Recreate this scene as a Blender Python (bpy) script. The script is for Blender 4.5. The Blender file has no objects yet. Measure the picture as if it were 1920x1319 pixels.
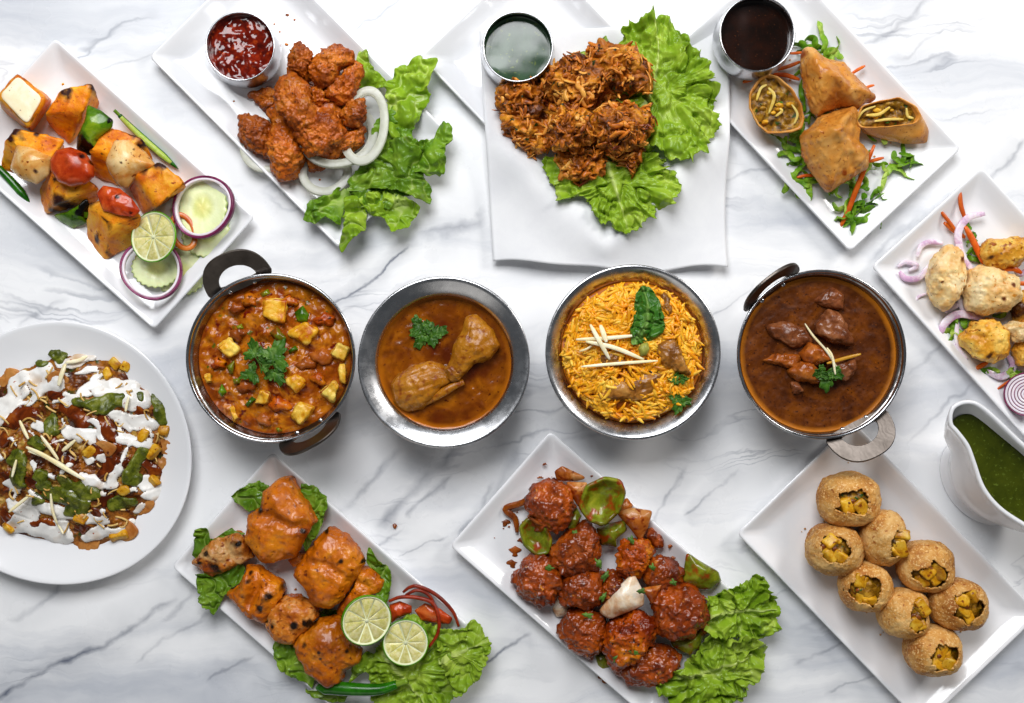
import bpy, bmesh, math, random
import numpy as np
from mathutils import Vector, Matrix

# ------------------------------------------------------------------ scene, camera, light
scene = bpy.context.scene
COL = scene.collection
S = 0.0004            # metres per table unit
H = 2000.0            # camera height in table units
CX, CY = 960.0, 659.5

cam_d = bpy.data.cameras.new('camera')
cam_d.sensor_width = 36.0
cam_d.lens = 36.0 * H / 1920.0
cam_d.clip_start = 0.01
cam_d.clip_end = 20.0
cam = bpy.data.objects.new('camera', cam_d)
cam.location = (0, 0, H * S)
COL.objects.link(cam)
scene.camera = cam

world = bpy.data.worlds.new('World')
scene.world = world
world.use_nodes = True
world.node_tree.nodes['Background'].inputs[0].default_value = (0.86, 0.93, 1.0, 1)
world.node_tree.nodes['Background'].inputs[1].default_value = 0.085

def area(name, loc, target, sx, sy, power, col):
    d = bpy.data.lights.new(name, 'AREA')
    d.shape = 'RECTANGLE'; d.size = sx; d.size_y = sy
    d.energy = power; d.color = col
    o = bpy.data.objects.new(name, d)
    o.location = loc
    o.rotation_euler = (Vector(target) - Vector(loc)).to_track_quat('-Z', 'Y').to_euler()
    COL.objects.link(o)
    return o
area('window_light', (-0.16, 0.80, 1.10), (0.0, 0.0, 0.0), 0.78, 0.68, 18.4, (0.965, 0.98, 1.0))
area('side_window_light', (1.10, 0.75, 0.85), (0.0, 0.0, 0.0), 0.36, 0.40, 8.6, (1.0, 0.97, 0.93))

area('fill_light', (-0.5, -1.3, 1.0), (0.0, 0.0, 0.0), 1.2, 0.8, 2.0, (1.0, 0.96, 0.90))  # added fill, no lamp of the room: lifts the steel flanges and the shadows

scene.view_settings.view_transform = 'Standard'
scene.view_settings.look = 'None'
scene.view_settings.exposure = 0.08
scene.view_settings.gamma = 1.0
scene.render.engine = 'CYCLES'
scene.cycles.max_bounces = 8
scene.cycles.use_denoising = True

# ------------------------------------------------------------------ numeric helpers
VIEW = {'P': (0, 0, 1.0), 'A': (0, 50, 2.236), 'B': (280, 0, 2.692), 'C': (780, 0, 2.537), 'D': (1280, 0, 2.748),
        'E': (1560, 300, 1.883), 'F': (0, 580, 2.4425), 'G': (330, 460, 2.866), 'H': (1000, 460, 2.667),
        'I': (310, 840, 2.753), 'J': (830, 800, 2.5415), 'K': (1360, 740, 2.2786)}
def q(v, s):
    """outline measured on an enlarged view -> table coordinates before the height correction"""
    ox, oy, k = VIEW[v]
    a = np.array([[float(t) for t in p.split(',')] for p in s.split()], dtype=float)
    a[:, 0] = ox + a[:, 0] / k
    a[:, 1] = oy + a[:, 1] / k
    return a
def U(p, z=0.0):
    """a point seen at p, standing z above the table -> units"""
    p = np.atleast_2d(np.asarray(p, float))
    z = np.broadcast_to(np.asarray(z, float), (len(p),))
    k = (H - z) / H
    return np.stack([(p[:, 0] - CX) * k, (CY - p[:, 1]) * k, z], 1)

def _hash(ix, iy, iz, seed):
    n = (ix.astype(np.int64) * 374761393 + iy.astype(np.int64) * 668265263 + iz.astype(np.int64) * 1440662683 + seed * 982451653) & 0xffffffff
    n = ((n ^ (n >> 13)) * 1274126177) & 0xffffffff
    n = ((n ^ (n >> 15)) * 2246822519) & 0xffffffff
    return ((n ^ (n >> 16)) & 0xffff) / 32767.5 - 1.0
def vnoise(p, seed=0):
    i = np.floor(p); f = p - i
    w = f * f * f * (f * (f * 6 - 15) + 10)
    i = i.astype(np.int64)
    r = 0
    for dx in (0, 1):
        wx = w[:, 0] if dx else 1 - w[:, 0]
        for dy in (0, 1):
            wy = w[:, 1] if dy else 1 - w[:, 1]
            for dz in (0, 1):
                wz = w[:, 2] if dz else 1 - w[:, 2]
                r = r + _hash(i[:, 0] + dx, i[:, 1] + dy, i[:, 2] + dz, seed) * wx * wy * wz
    return r
def fbm(p, seed=0, oct=3):
    r = 0; a = 1.0; t = 0
    for k in range(oct):
        r = r + a * vnoise(p * (2.03 ** k) + 17.3 * k, seed + k * 7)
        t += a; a *= 0.5
    return r / t * 1.5
def worley(p, seed=0):
    i = np.floor(p).astype(np.int64)
    best = np.full(len(p), 9.0)
    for dx in (-1, 0, 1):
        for dy in (-1, 0, 1):
            for dz in (-1, 0, 1):
                c = i + np.array([dx, dy, dz])
                o = np.stack([_hash(c[:, 0], c[:, 1], c[:, 2], seed + k) * 0.5 + 0.5 for k in (1, 2, 3)], 1)
                best = np.minimum(best, ((c + o - p) ** 2).sum(1))
    return np.sqrt(best)
def layer(p, spec, seed):
    amp, wl, kind = spec
    if kind == 'n': return amp * fbm(p / wl, seed)
    if kind == 's': return amp * vnoise(p / wl, seed)
    if kind == 'w': return amp * (1.0 - 1.6 * worley(p / wl, seed))
    if kind == 'r': return amp * (1.0 - 2.4 * np.abs(fbm(p / wl, seed)))
    if kind == 'b': return amp * np.maximum(0, fbm(p / wl, seed)) * 1.6

def normals(V, F):
    N = np.zeros_like(V)
    F = np.asarray(F)
    a = V[F[:, 0]]
    fn = np.cross(V[F[:, 1]] - a, V[F[:, 2]] - a)
    if F.shape[1] == 4: fn = fn + np.cross(V[F[:, 2]] - a, V[F[:, 3]] - a)
    for k in range(F.shape[1]): np.add.at(N, F[:, k], fn)
    return N / (np.linalg.norm(N, axis=1, keepdims=True) + 1e-12)

def polyR(P, c, n=720, smooth=3):
    """outermost radius of outline P about c for n directions"""
    th = np.arange(n) * 2 * np.pi / n
    d = np.stack([np.cos(th), np.sin(th)], 1)
    A = P - c; B = np.roll(P, -1, 0) - c
    E = B - A
    den = d[:, None, 0] * E[None, :, 1] - d[:, None, 1] * E[None, :, 0]
    den = np.where(np.abs(den) < 1e-9, 1e-9, den)
    t = (A[None, :, 0] * E[None, :, 1] - A[None, :, 1] * E[None, :, 0]) / den
    s = (A[None, :, 0] * d[:, None, 1] - A[None, :, 1] * d[:, None, 0]) / den
    ok = (t > 0) & (s >= -1e-6) & (s <= 1 + 1e-6)
    R = np.where(ok, t, 0).max(1)
    R = np.where(R <= 0, np.median(R[R > 0]) if (R > 0).any() else 1, R)
    if smooth > 0:
        k = int(smooth * n / 360)
        w = np.hanning(2 * k + 3); w /= w.sum()
        R = np.convolve(np.concatenate([R[-k - 1:], R, R[:k + 1]]), w, 'valid')
    return R
def lookR(R, th):
    n = len(R)
    x = (th / (2 * np.pi) * n) % n
    i = np.floor(x).astype(int); f = x - i
    return R[i % n] * (1 - f) + R[(i + 1) % n] * f
def centroid(P):
    x, y = P[:, 0], P[:, 1]; x1, y1 = np.roll(x, -1), np.roll(y, -1)
    cr = x * y1 - x1 * y; a = cr.sum() / 2
    return np.array([((x + x1) * cr).sum(), ((y + y1) * cr).sum()]) / (6 * a)
def seg_dist(p, a, b):
    ab = b - a
    t = np.clip(((p - a) @ ab) / (ab @ ab + 1e-9), 0, 1)
    return np.linalg.norm(p - a - t[:, None] * ab, axis=1)
def curve(P, n=40, closed=False):
    """Catmull-Rom through P"""
    P = np.asarray(P, float)
    if len(P) == 2 and not closed:
        t = np.linspace(0, 1, n)[:, None]
        return P[0] * (1 - t) + P[1] * t
    if closed: Q = np.concatenate([P[-1:], P, P[:2]])
    else: Q = np.concatenate([2 * P[:1] - P[1:2], P, 2 * P[-1:] - P[-2:-1]])
    m = len(Q) - 3
    u = np.linspace(0, m, n, endpoint=not closed)
    i = np.minimum(u.astype(int), m - 1); t = (u - i)[:, None]
    a, b, c, d = Q[i], Q[i + 1], Q[i + 2], Q[i + 3]
    return 0.5 * ((2 * b) + (c - a) * t + (2 * a - 5 * b + 4 * c - d) * t ** 2 + (3 * b - a - 3 * c + d) * t ** 3)

# ------------------------------------------------------------------ object helpers
WORLD = {}
def tag(o, label=None, cat=None, group=None, kind=None):
    if label: o['label'] = label
    if cat: o['category'] = cat
    if group: o['group'] = group
    if kind: o['kind'] = kind
    return o
def obj(name, V, F, mat, parent=None, attrs=None, smooth=True, label=None, cat=None, group=None, kind=None, mesh=None):
    V = np.asarray(V, float)
    o0 = np.array([(V[:, 0].min() + V[:, 0].max()) / 2, (V[:, 1].min() + V[:, 1].max()) / 2, V[:, 2].min()])
    me = bpy.data.meshes.new(name)
    L = ((V - o0) * S)
    me.from_pydata(L.tolist(), [], [tuple(f) for f in (F.tolist() if hasattr(F, 'tolist') else F)])
    if smooth: me.polygons.foreach_set('use_smooth', [True] * len(me.polygons))
    for k, a in (attrs or {}).items():
        at = me.attributes.new(k, 'FLOAT', 'POINT')
        at.data.foreach_set('value', np.asarray(a, np.float32))
    me.materials.append(mat)
    me.update()
    return place(name, me, o0, parent, label, cat, group, kind)
def place(name, me, o0, parent=None, label=None, cat=None, group=None, kind=None, rot=None):
    o = bpy.data.objects.new(name, me)
    COL.objects.link(o)
    w = np.asarray(o0, float) * S
    WORLD[o.name] = w
    if parent is not None:
        o.parent = parent
        w = w - WORLD[parent.name]
    o.location = w
    if rot is not None: o.rotation_euler = rot
    return tag(o, label, cat, group, kind)
def thing(name, at, label, cat, group=None):
    o = bpy.data.objects.new(name, None)
    o.empty_display_size = 0.01
    COL.objects.link(o)
    WORLD[o.name] = np.asarray(at, float).reshape(-1) * S
    o.location = WORLD[o.name]
    return tag(o, label, cat, group)

_ico = {}
def ico(l):
    if l not in _ico:
        bm = bmesh.new(); bmesh.ops.create_icosphere(bm, subdivisions=l, radius=1)
        bm.verts.ensure_lookup_table()
        V = np.array([v.co[:] for v in bm.verts]); V /= np.linalg.norm(V, axis=1, keepdims=True)
        F = np.array([[v.index for v in f.verts] for f in bm.faces]); bm.free()
        _ico[l] = (V, F)
    return _ico[l]

def spots(p, char):
    c = np.zeros(len(p))
    for (x, y, r) in char:
        d = np.linalg.norm(p - np.array([x, y]), axis=1) / r
        if (d < 3).any():
            p3 = np.concatenate([p, np.zeros((len(p), 1))], 1)
            d = d * (1 + 0.55 * fbm(p3 / (r * .9 + 3), int(abs(x * 7 + y)) % 999, 3))
        c = np.maximum(c, np.clip(1.45 - 1.15 * d, 0, 1))
    return c
def blobV(P, zb, zt, n=2.4, lvl=5, lay=(), seed=0, grooves=(), char=(), mid=0.42, smooth=5, peak=None, tilt=(0, 0), keep=False):
    """closed lump that fills outline P, from zb up to zt; lay = relief layers, grooves = (points, depth, width)"""
    zm = zb + mid * (zt - zb)
    Q = U(P, zm)[:, :2]
    c = centroid(Q)
    R = polyR(Q, c, smooth=smooth)
    D, F = ico(lvl)
    rh = np.hypot(D[:, 0], D[:, 1]); th = np.arctan2(D[:, 1], D[:, 0])
    k = 1.0 / (rh ** n + np.abs(D[:, 2]) ** n) ** (1.0 / n)
    Rm = R.mean(); w_ = 1.0 if keep else np.clip(rh * k, 0, 1) ** 0.9
    rr = np.minimum(Rm + (lookR(R, th) - Rm) * w_, lookR(R, th) * 1.6) * rh * k
    z = np.where(D[:, 2] > 0, (zt - zm), (zm - zb)) * D[:, 2] * k
    V = np.stack([c[0] + rr * np.cos(th), c[1] + rr * np.sin(th), zm + z], 1)
    if peak is not None:
        pk = U(peak, zt)[0, :2] - c
        up = np.clip(z / (zt - zm), 0, 1)
        V[:, 0] += pk[0] * up ** 1.3 * (1 - np.clip(rr / lookR(R, th), 0, 1) ** 3); V[:, 1] += pk[1] * up ** 1.3 * (1 - np.clip(rr / lookR(R, th), 0, 1) ** 3)
    N = normals(V, F)
    h = np.zeros(len(V))
    for i, l in enumerate(lay): h = h + layer(V, l, seed * 31 + i * 101 + 5)
    up = np.clip((V[:, 2] - zb) / (zt - zb), 0, 1)
    V2 = V + N * h[:, None]
    for (g, dep, wid) in grooves:
        g = U(g, zt * 0.8)[:, :2]
        d = np.min([seg_dist(V[:, :2], g[i], g[i + 1]) for i in range(len(g) - 1)], axis=0)
        V2[:, 2] -= dep * np.exp(-(d / wid) ** 2) * up
    V2[:, 2] += ((V[:, 0] - c[0]) * tilt[0] + (V[:, 1] - c[1]) * tilt[1]) * up
    V2[:, 2] = np.maximum(V2[:, 2], zb)
    s = np.std(h) + 1e-9
    at = {'h': np.clip(0.5 + h / (4 * s), 0, 1) if lay else np.full(len(V), .5)}
    if char is not None: at['c'] = np.clip(fbm(V / 24.0, seed + 77) * 0.7 - .12, 0, .6) * (len(char) > 0) * .9; at['c'] = np.maximum(at['c'], spots(V[:, :2], [(U((x, y), zt)[0][0], U((x, y), zt)[0][1], r) for x, y, r in char]))
    return V2, F, at
def blob(name, mat, P, zb, zt, parent=None, label=None, cat=None, group=None, **k):
    V, F, at = blobV(P, zb, zt, **k)
    return obj(name, V, F, mat, parent, at, True, label, cat, group)

_cube = {}
def cubegrid(n):
    if n not in _cube:
        bm = bmesh.new(); bmesh.ops.create_cube(bm, size=2)
        bmesh.ops.subdivide_edges(bm, edges=bm.edges[:], cuts=n, use_grid_fill=True)
        bm.verts.ensure_lookup_table()
        V = np.array([v.co[:] for v in bm.verts]); F = np.array([[v.index for v in f.verts] for f in bm.faces]); bm.free()
        _cube[n] = (V, F)
    return _cube[n]
def hexaV(top, zt, bot, zb, n=9, rnd=9, lay=((2.2, 22, 'n'), (0.9, 6, 'n')), seed=0, char=()):
    """eight-cornered block: four top corners and four bottom corners"""
    C, F = cubegrid(n)
    a = np.tan(C * 0.72) / math.tan(0.72)
    k = 1.0 / (np.abs(a) ** rnd).sum(1) ** (1.0 / rnd)
    p = a * k[:, None]
    T = U(top, zt); B = U(bot, zb)
    def bil(Q, u, v):
        return (Q[0] * ((1 - u) * (1 - v))[:, None] + Q[1] * (u * (1 - v))[:, None] + Q[2] * (u * v)[:, None] + Q[3] * ((1 - u) * v)[:, None])
    u = p[:, 0] * .5 + .5; v = p[:, 1] * .5 + .5; w = (p[:, 2] * .5 + .5)[:, None]
    V = bil(T, u, v) * w + bil(B, u, v) * (1 - w)
    N = normals(V, F)
    cv = V.mean(0)
    if ((V - cv) * N).sum() < 0: N = -N; F = F[:, ::-1]
    h = np.zeros(len(V))
    for i, l in enumerate(lay): h = h + layer(V, l, seed * 31 + i * 101 + 9)
    V = V + N * h[:, None]
    V[:, 2] = np.maximum(V[:, 2], np.min(zb))
    srt = np.sort(np.abs(C), 1)
    edge = np.clip((srt[:, 1] - 0.86) / 0.14, 0, 1) * np.clip(0.30 + 1.0 * fbm(V / 16.0, seed + 3), 0, 1)
    at = {'h': np.clip(0.5 + h / (4 * np.std(h) + 1e-9), 0, 1),
          'c': np.maximum(edge, spots(V[:, :2], [(U((x, y), np.max(zt))[0][0], U((x, y), np.max(zt))[0][1], r) for x, y, r in char]))}
    return V, F, at
def hexa(name, mat, top, zt, bot, zb, parent=None, label=None, cat=None, group=None, **k):
    V, F, at = hexaV(top, zt, bot, zb, **k)
    return obj(name, V, F, mat, parent, at, True, label, cat, group)

def polar_faces(nr, nt):
    """centre vertex 0, then nr rings of nt"""
    F = [(0, 1 + j, 1 + (j + 1) % nt) for j in range(nt)]
    for i in range(nr - 1):
        a = 1 + i * nt; b = a + nt
        for j in range(nt):
            k = (j + 1) % nt
            F.append((a + j, b + j, b + k, a + k))
    return F
def fnormals(V, F):
    T = np.array([f[:3] for f in F] + [(f[0], f[2], f[3]) for f in F if len(f) == 4])
    return normals(V, T)
def thicken(V, F, t, loop):
    """second surface t below, stitched along loop"""
    N = fnormals(V, F)
    n = len(V)
    V2 = np.concatenate([V, V - N * t])
    F2 = list(map(tuple, F)) + [tuple(reversed([i + n for i in f])) for f in F]
    m = len(loop)
    for i in range(m):
        a, b = loop[i], loop[(i + 1) % m]
        F2.append((b, a, a + n, b + n))
    return V2, F2
def polar(P, z0, nr, nt, smooth=2, centre=None, rpow=1.0):
    Q = U(P, z0)[:, :2]
    c = centroid(Q) if centre is None else U(centre, z0)[0, :2]
    R = polyR(Q, c, smooth=smooth)
    th = np.arange(nt) * 2 * np.pi / nt
    r = (np.arange(1, nr + 1) / nr) ** rpow
    rr, tt = np.meshgrid(r, th, indexing='ij')
    rr = np.concatenate([[0], rr.ravel()]); tt = np.concatenate([[0], tt.ravel()])
    return c, R, rr, tt
def sheet(name, mat, P, zf, t=2.0, parent=None, label=None, cat=None, group=None, kind=None, nr=14, nt=72, smooth=4, z0=20, lay=(), seed=0, char=(), centre=None):
    """thick curved piece: zf(r, X, Y) gives its upper surface"""
    c, R, rr, tt = polar(P, z0, nr, nt, smooth, centre)
    Rm = R.mean(); Re = np.minimum(Rm + (lookR(R, tt) - Rm) * rr ** 1.2, lookR(R, tt) * 1.5)
    X = c[0] + rr * Re * np.cos(tt); Y = c[1] + rr * Re * np.sin(tt)
    V = np.stack([X, Y, np.zeros_like(X)], 1)
    V[:, 2] = zf(rr, X - c[0], Y - c[1])
    for i, l in enumerate(lay): V[:, 2] += layer(V, l, seed * 13 + i)
    F = polar_faces(nr, nt)
    loop = [1 + (nr - 1) * nt + j for j in range(nt)]
    n0 = len(V)
    V2, F2 = thicken(V, F, t, loop)
    at = {'h': np.concatenate([rr, rr]), 'c': spots(V2[:, :2], [(U((x, y), z0)[0][0], U((x, y), z0)[0][1], r) for x, y, r in char])}
    return obj(name, V2, F2, mat, parent, at, True, label, cat, group, kind)
def leaf(name, mat, P, z0, ruf=12, wl=26, bowl=0, crink=3.0, cwl=26, seed=0, nr=30, nt=260, jag=0.05, zmin=9, parent=None, label=None, cat=None, group=None, centre=None, t=0.9, lean=(0, 0), mid=None, fold=None):
    c, R, rr, tt = polar(P, z0, nr, nt, 2.0, centre, 0.8)
    per = np.mean(R) * 2 * np.pi
    K = per / (2 * np.pi * wl)
    e = np.stack([np.cos(tt) * K, np.sin(tt) * K, rr * 1.2], 1)
    w1 = vnoise(e, seed); w2 = vnoise(e * 2.3 + 9, seed + 1); w3 = vnoise(e * 1.0 + 31, seed + 2); w4 = vnoise(e * 5.2 + 3, seed + 4)
    Rr = lookR(R, tt) * (1 + jag * (0.8 * w4 + w2) * rr ** 5 + 0.06 * w3 * rr ** 2)
    x = rr * Rr * np.cos(tt); y = rr * Rr * np.sin(tt)
    tx, ty = -np.sin(tt), np.cos(tt)
    sh = ruf * 0.55 * rr ** 3 * vnoise(e * 1.3 + 50, seed + 5)
    x = x + tx * sh; y = y + ty * sh
    p = np.stack([x, y, np.zeros_like(x)], 1)
    warp = np.stack([vnoise(p / 30.0, seed + 8), vnoise(p / 30.0 + 7, seed + 9), 0 * x], 1) * 8
    cr = np.abs(fbm((p + warp) / cwl, seed + 11, 2))
    vein = np.clip(1 - cr * 5.0, 0, 1)
    z = z0 + bowl * rr ** 2 + ruf * rr ** 2.2 * (0.75 * w1 + 0.45 * w2) + crink * (np.minimum(cr, .5) * 4 - 0.8) + 0.5 * crink * (1 - 2 * np.abs(fbm((p + warp) / 13.0, seed + 13, 2))) * (0.4 + 0.6 * rr) + x * lean[0] + y * lean[1]
    if mid is not None:
        m = U(q_or(mid), z0)[:, :2] - c
        m = curve(m, 14)
        d = np.min([seg_dist(p[:, :2], m[i], m[i + 1]) for i in range(len(m) - 1)], axis=0)
        L = np.linalg.norm(p[:, :2] - m[0], axis=1) / (np.linalg.norm(m[-1] - m[0]) + 1e-6)
        wd = np.clip(7.5 * (1.05 - L), 1.6, 8)
        rib = np.exp(-(d / wd) ** 2)
        z += rib * 3.0
        vein = np.maximum(vein * 0.8, np.clip(rib * 1.3, 0, 1))
        # side ribs
        a = np.arctan2(m[-1][1] - m[0][1], m[-1][0] - m[0][0])
        u = (p[:, 0] - m[0][0]) * math.cos(a) + (p[:, 1] - m[0][1]) * math.sin(a)
        ph = (u - 0.9 * d + 5 * fbm(p / 40.0, seed + 21, 2)) / 30.0
        side = np.clip(1 - np.abs(ph - np.round(ph)) * 13, 0, 1) * np.clip(1 - d / 90, 0, 1)
        z += side * 1.4
        vein = np.maximum(vein, side * 0.75)
    if fold is not None: z = z + fold(x, y, rr)
    z = np.maximum(z, zmin + 0.6 * w2 * rr)
    V = np.stack([c[0] + x, c[1] + y, z], 1)
    F = polar_faces(nr, nt)
    loop = [1 + (nr - 1) * nt + j for j in range(nt)]
    n = len(V)
    V2, F2 = thicken(V, F, t, loop)
    return obj(name, V2, F2, mat, parent, {'h': np.concatenate([vein, vein]), 'c': np.concatenate([rr, rr])}, True, label, cat, group)
def q_or(x): return np.asarray(x, float)

def sweepV(path, prof, scale=None, closed=False, caps=True, up=(0, 0, 1), twist=None):
    """profile (side, up) carried along a path of units"""
    P = np.asarray(path, float); n = len(P)
    if closed: T = np.roll(P, -1, 0) - np.roll(P, 1, 0)
    else: T = np.gradient(P, axis=0)
    T /= np.linalg.norm(T, axis=1, keepdims=True) + 1e-9
    sd = np.cross(T, np.array(up, float)); sd /= np.linalg.norm(sd, axis=1, keepdims=True) + 1e-9
    u = np.cross(sd, T)
    if twist is not None:
        c, s = np.cos(twist)[:, None], np.sin(twist)[:, None]
        sd, u = sd * c + u * s, u * c - sd * s
    sc = np.ones(n) if scale is None else np.asarray(scale)
    m = len(prof); prof = np.asarray(prof, float)
    V = (P[:, None, :] + (sd[:, None, :] * prof[None, :, 0:1] + u[:, None, :] * prof[None, :, 1:2]) * sc[:, None, None]).reshape(-1, 3)
    F = []
    for i in range(n if closed else n - 1):
        a = i * m; b = ((i + 1) % n) * m
        for j in range(m):
            k = (j + 1) % m
            F.append((a + j, b + j, b + k, a + k))
    if not closed and caps:
        F.append(tuple(range(m))); F.append(tuple(reversed([(n - 1) * m + j for j in range(m)])))
    return V, F
def circ(r, n=8, ry=None):
    a = np.arange(n) * 2 * np.pi / n
    return np.stack([np.cos(a) * r, np.sin(a) * (ry or r)], 1)
def rect(w, h, b=0.25):
    w, h = w / 2, h / 2; b = min(w, h) * b * 2
    return np.array([(w, -h + b), (w, h - b), (w - b, h), (-w + b, h), (-w, h - b), (-w, -h + b), (-w + b, -h), (w - b, -h)])
def path_u(P, z, n=40, closed=False):
    P = np.asarray(P, float)
    z = np.broadcast_to(np.asarray(z, float), (len(P),))
    return curve(U(P, z), n, closed)
def strip(name, mat, P, z, w, h, parent=None, label=None, cat=None, group=None, n=30, closed=False, taper=0, lean=None, kind=None):
    pa = path_u(P, z, n, closed)
    t = np.linspace(0, 1, len(pa))
    sc = np.ones(len(pa)) if not taper else 1 - taper * np.abs(2 * t - 1) ** 3
    V, F = sweepV(pa, rect(w, h), sc, closed, twist=None if lean is None else np.full(len(pa), lean))
    return obj(name, V, F, mat, parent, None, True, label, cat, group, kind)
def lathe(name, mat, c, prof, n=96, parent=None, wob=None, label=None, cat=None, group=None, attrs=None, kind=None):
    c = np.asarray(c, float)
    th = np.arange(n) * 2 * np.pi / n
    V = []; F = []; rows = []
    for (r, z) in prof:
        if r < 1e-6:
            rows.append([len(V)]); V.append((c[0], c[1], c[2] + z))
        else:
            rows.append(list(range(len(V), len(V) + n)))
            k = 1 if wob is None else 1 + wob(th)
            rk = r * k if wob is not None else np.full(n, r)
            V += list(zip(c[0] + rk * np.cos(th), c[1] + rk * np.sin(th), np.full(n, c[2] + z)))
    for a, b in zip(rows[:-1], rows[1:]):
        for j in range(n):
            k = (j + 1) % n
            if len(a) == 1 and len(b) == 1: continue
            if len(a) == 1: F.append((a[0], b[k], b[j]))
            elif len(b) == 1: F.append((a[j], a[k], b[0]))
            else: F.append((a[j], a[k], b[k], b[j]))
    return obj(name, np.array(V), F, mat, parent, attrs, True, label, cat, group, kind)
def disc(name, mat, c, r, zf, nr=60, nt=160, parent=None, label=None, cat=None, group=None, kind=None, depth=8, attr=None):
    """liquid or mash filling a round dish: top surface zf(X, Y, rr), closed below"""
    th = np.arange(nt) * 2 * np.pi / nt
    rs = np.arange(1, nr + 1) / nr
    rr, tt = np.meshgrid(rs, th, indexing='ij')
    rr = np.concatenate([[0], rr.ravel()]); tt = np.concatenate([[0], tt.ravel()])
    X = c[0] + r * rr * np.cos(tt); Y = c[1] + r * rr * np.sin(tt)
    Z = zf(X, Y, rr)
    V = np.stack([X, Y, Z], 1)
    F = polar_faces(nr, nt)
    loop = [1 + (nr - 1) * nt + j for j in range(nt)]
    n = len(V)
    B = V[loop].copy(); B[:, 2] -= depth; B[:, :2] = c[:2] + (B[:, :2] - c[:2]) * 0.96
    V = np.concatenate([V, B, [[c[0], c[1], B[:, 2].min()]]])
    for j in range(nt):
        k = (j + 1) % nt
        F.append((loop[k], loop[j], n + j, n + k)); F.append((n + k, n + j, n + nt))
    a = {'c': np.concatenate([rr, np.ones(nt + 1)])}
    if attr is not None: a['h'] = np.concatenate([attr(X, Y, rr), np.full(nt + 1, .5)])
    return obj(name, V, F, mat, parent, a, True, label, cat, group, kind)

# ------------------------------------------------------------------ materials
def lin(c):
    return tuple(((v / 255) / 12.92 if v / 255 <= 0.04045 else ((v / 255 + 0.055) / 1.055) ** 2.4) for v in c[:3]) + (1.0,)
class NT:
    gam = 1.0; gg = 0.0
    def __init__(s, name):
        s.m = bpy.data.materials.new(name); s.m.use_nodes = True
        s.t = s.m.node_tree; s.b = s.t.nodes['Principled BSDF']; s.out = s.t.nodes['Material Output']
    def n(s, typ, **k):
        o = s.t.nodes.new(typ)
        for a, b in k.items(): setattr(o, a, b)
        return o
    def l(s, a, b): s.t.links.new(a, b)
    def coords(s, rnd=True):
        tc = s.n('ShaderNodeTexCoord')
        if not rnd: return tc.outputs['Object']
        oi = s.n('ShaderNodeObjectInfo')
        mu = s.n('ShaderNodeMath', operation='MULTIPLY'); mu.inputs[1].default_value = 7.0
        s.l(oi.outputs['Random'], mu.inputs[0])
        ad = s.n('ShaderNodeVectorMath', operation='ADD')
        s.l(tc.outputs['Object'], ad.inputs[0]); s.l(mu.outputs[0], ad.inputs[1])
        return ad.outputs[0]
    def noise(s, vec, scale, detail=4, rough=0.55, dist=0):
        o = s.n('ShaderNodeTexNoise'); o.inputs['Scale'].default_value = scale; o.inputs['Detail'].default_value = detail
        o.inputs['Roughness'].default_value = rough; o.inputs['Distortion'].default_value = dist
        s.l(vec, o.inputs['Vector']); return o.outputs['Fac']
    def ramp(s, fac, stops, linear=True):
        o = s.n('ShaderNodeValToRGB'); e = o.color_ramp.elements
        while len(e) < len(stops): e.new(0.5)
        for i, (p, c) in enumerate(stops):
            e[i].position = p; e[i].color = (c, c, c, 1) if isinstance(c, (int, float)) else s.dp(c)
        s.l(fac, o.inputs[0]); return o.outputs[0]
    def mix(s, fac, a, b, mode='MIX'):
        o = s.n('ShaderNodeMix', data_type='RGBA', blend_type=mode)
        for sock, v in ((o.inputs[0], fac), (o.inputs[6], a), (o.inputs[7], b)):
            if hasattr(v, 'links'): s.l(v, sock)
            elif isinstance(v, (int, float)): sock.default_value = v
            else: sock.default_value = s.dp(v)
        return o.outputs[2]
    def dp(s, c):
        k = lin(c)
        return (k[0] ** s.gam, k[1] ** (s.gam - s.gg), k[2] ** s.gam, 1.0)
    def math(s, op, a, b=None):
        o = s.n('ShaderNodeMath', operation=op)
        for i, v in enumerate((a, b)):
            if v is None: continue
            if hasattr(v, 'links'): s.l(v, o.inputs[i])
            else: o.inputs[i].default_value = v
        return o.outputs[0]
    def attr(s, name):
        o = s.n('ShaderNodeAttribute'); o.attribute_name = name; return o.outputs['Fac']
    def bump(s, h, strength, dist=0.0006):
        o = s.n('ShaderNodeBump'); o.inputs['Strength'].default_value = strength; o.inputs['Distance'].default_value = dist
        s.l(h, o.inputs['Height']); s.l(o.outputs[0], s.b.inputs['Normal']); return o

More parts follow.
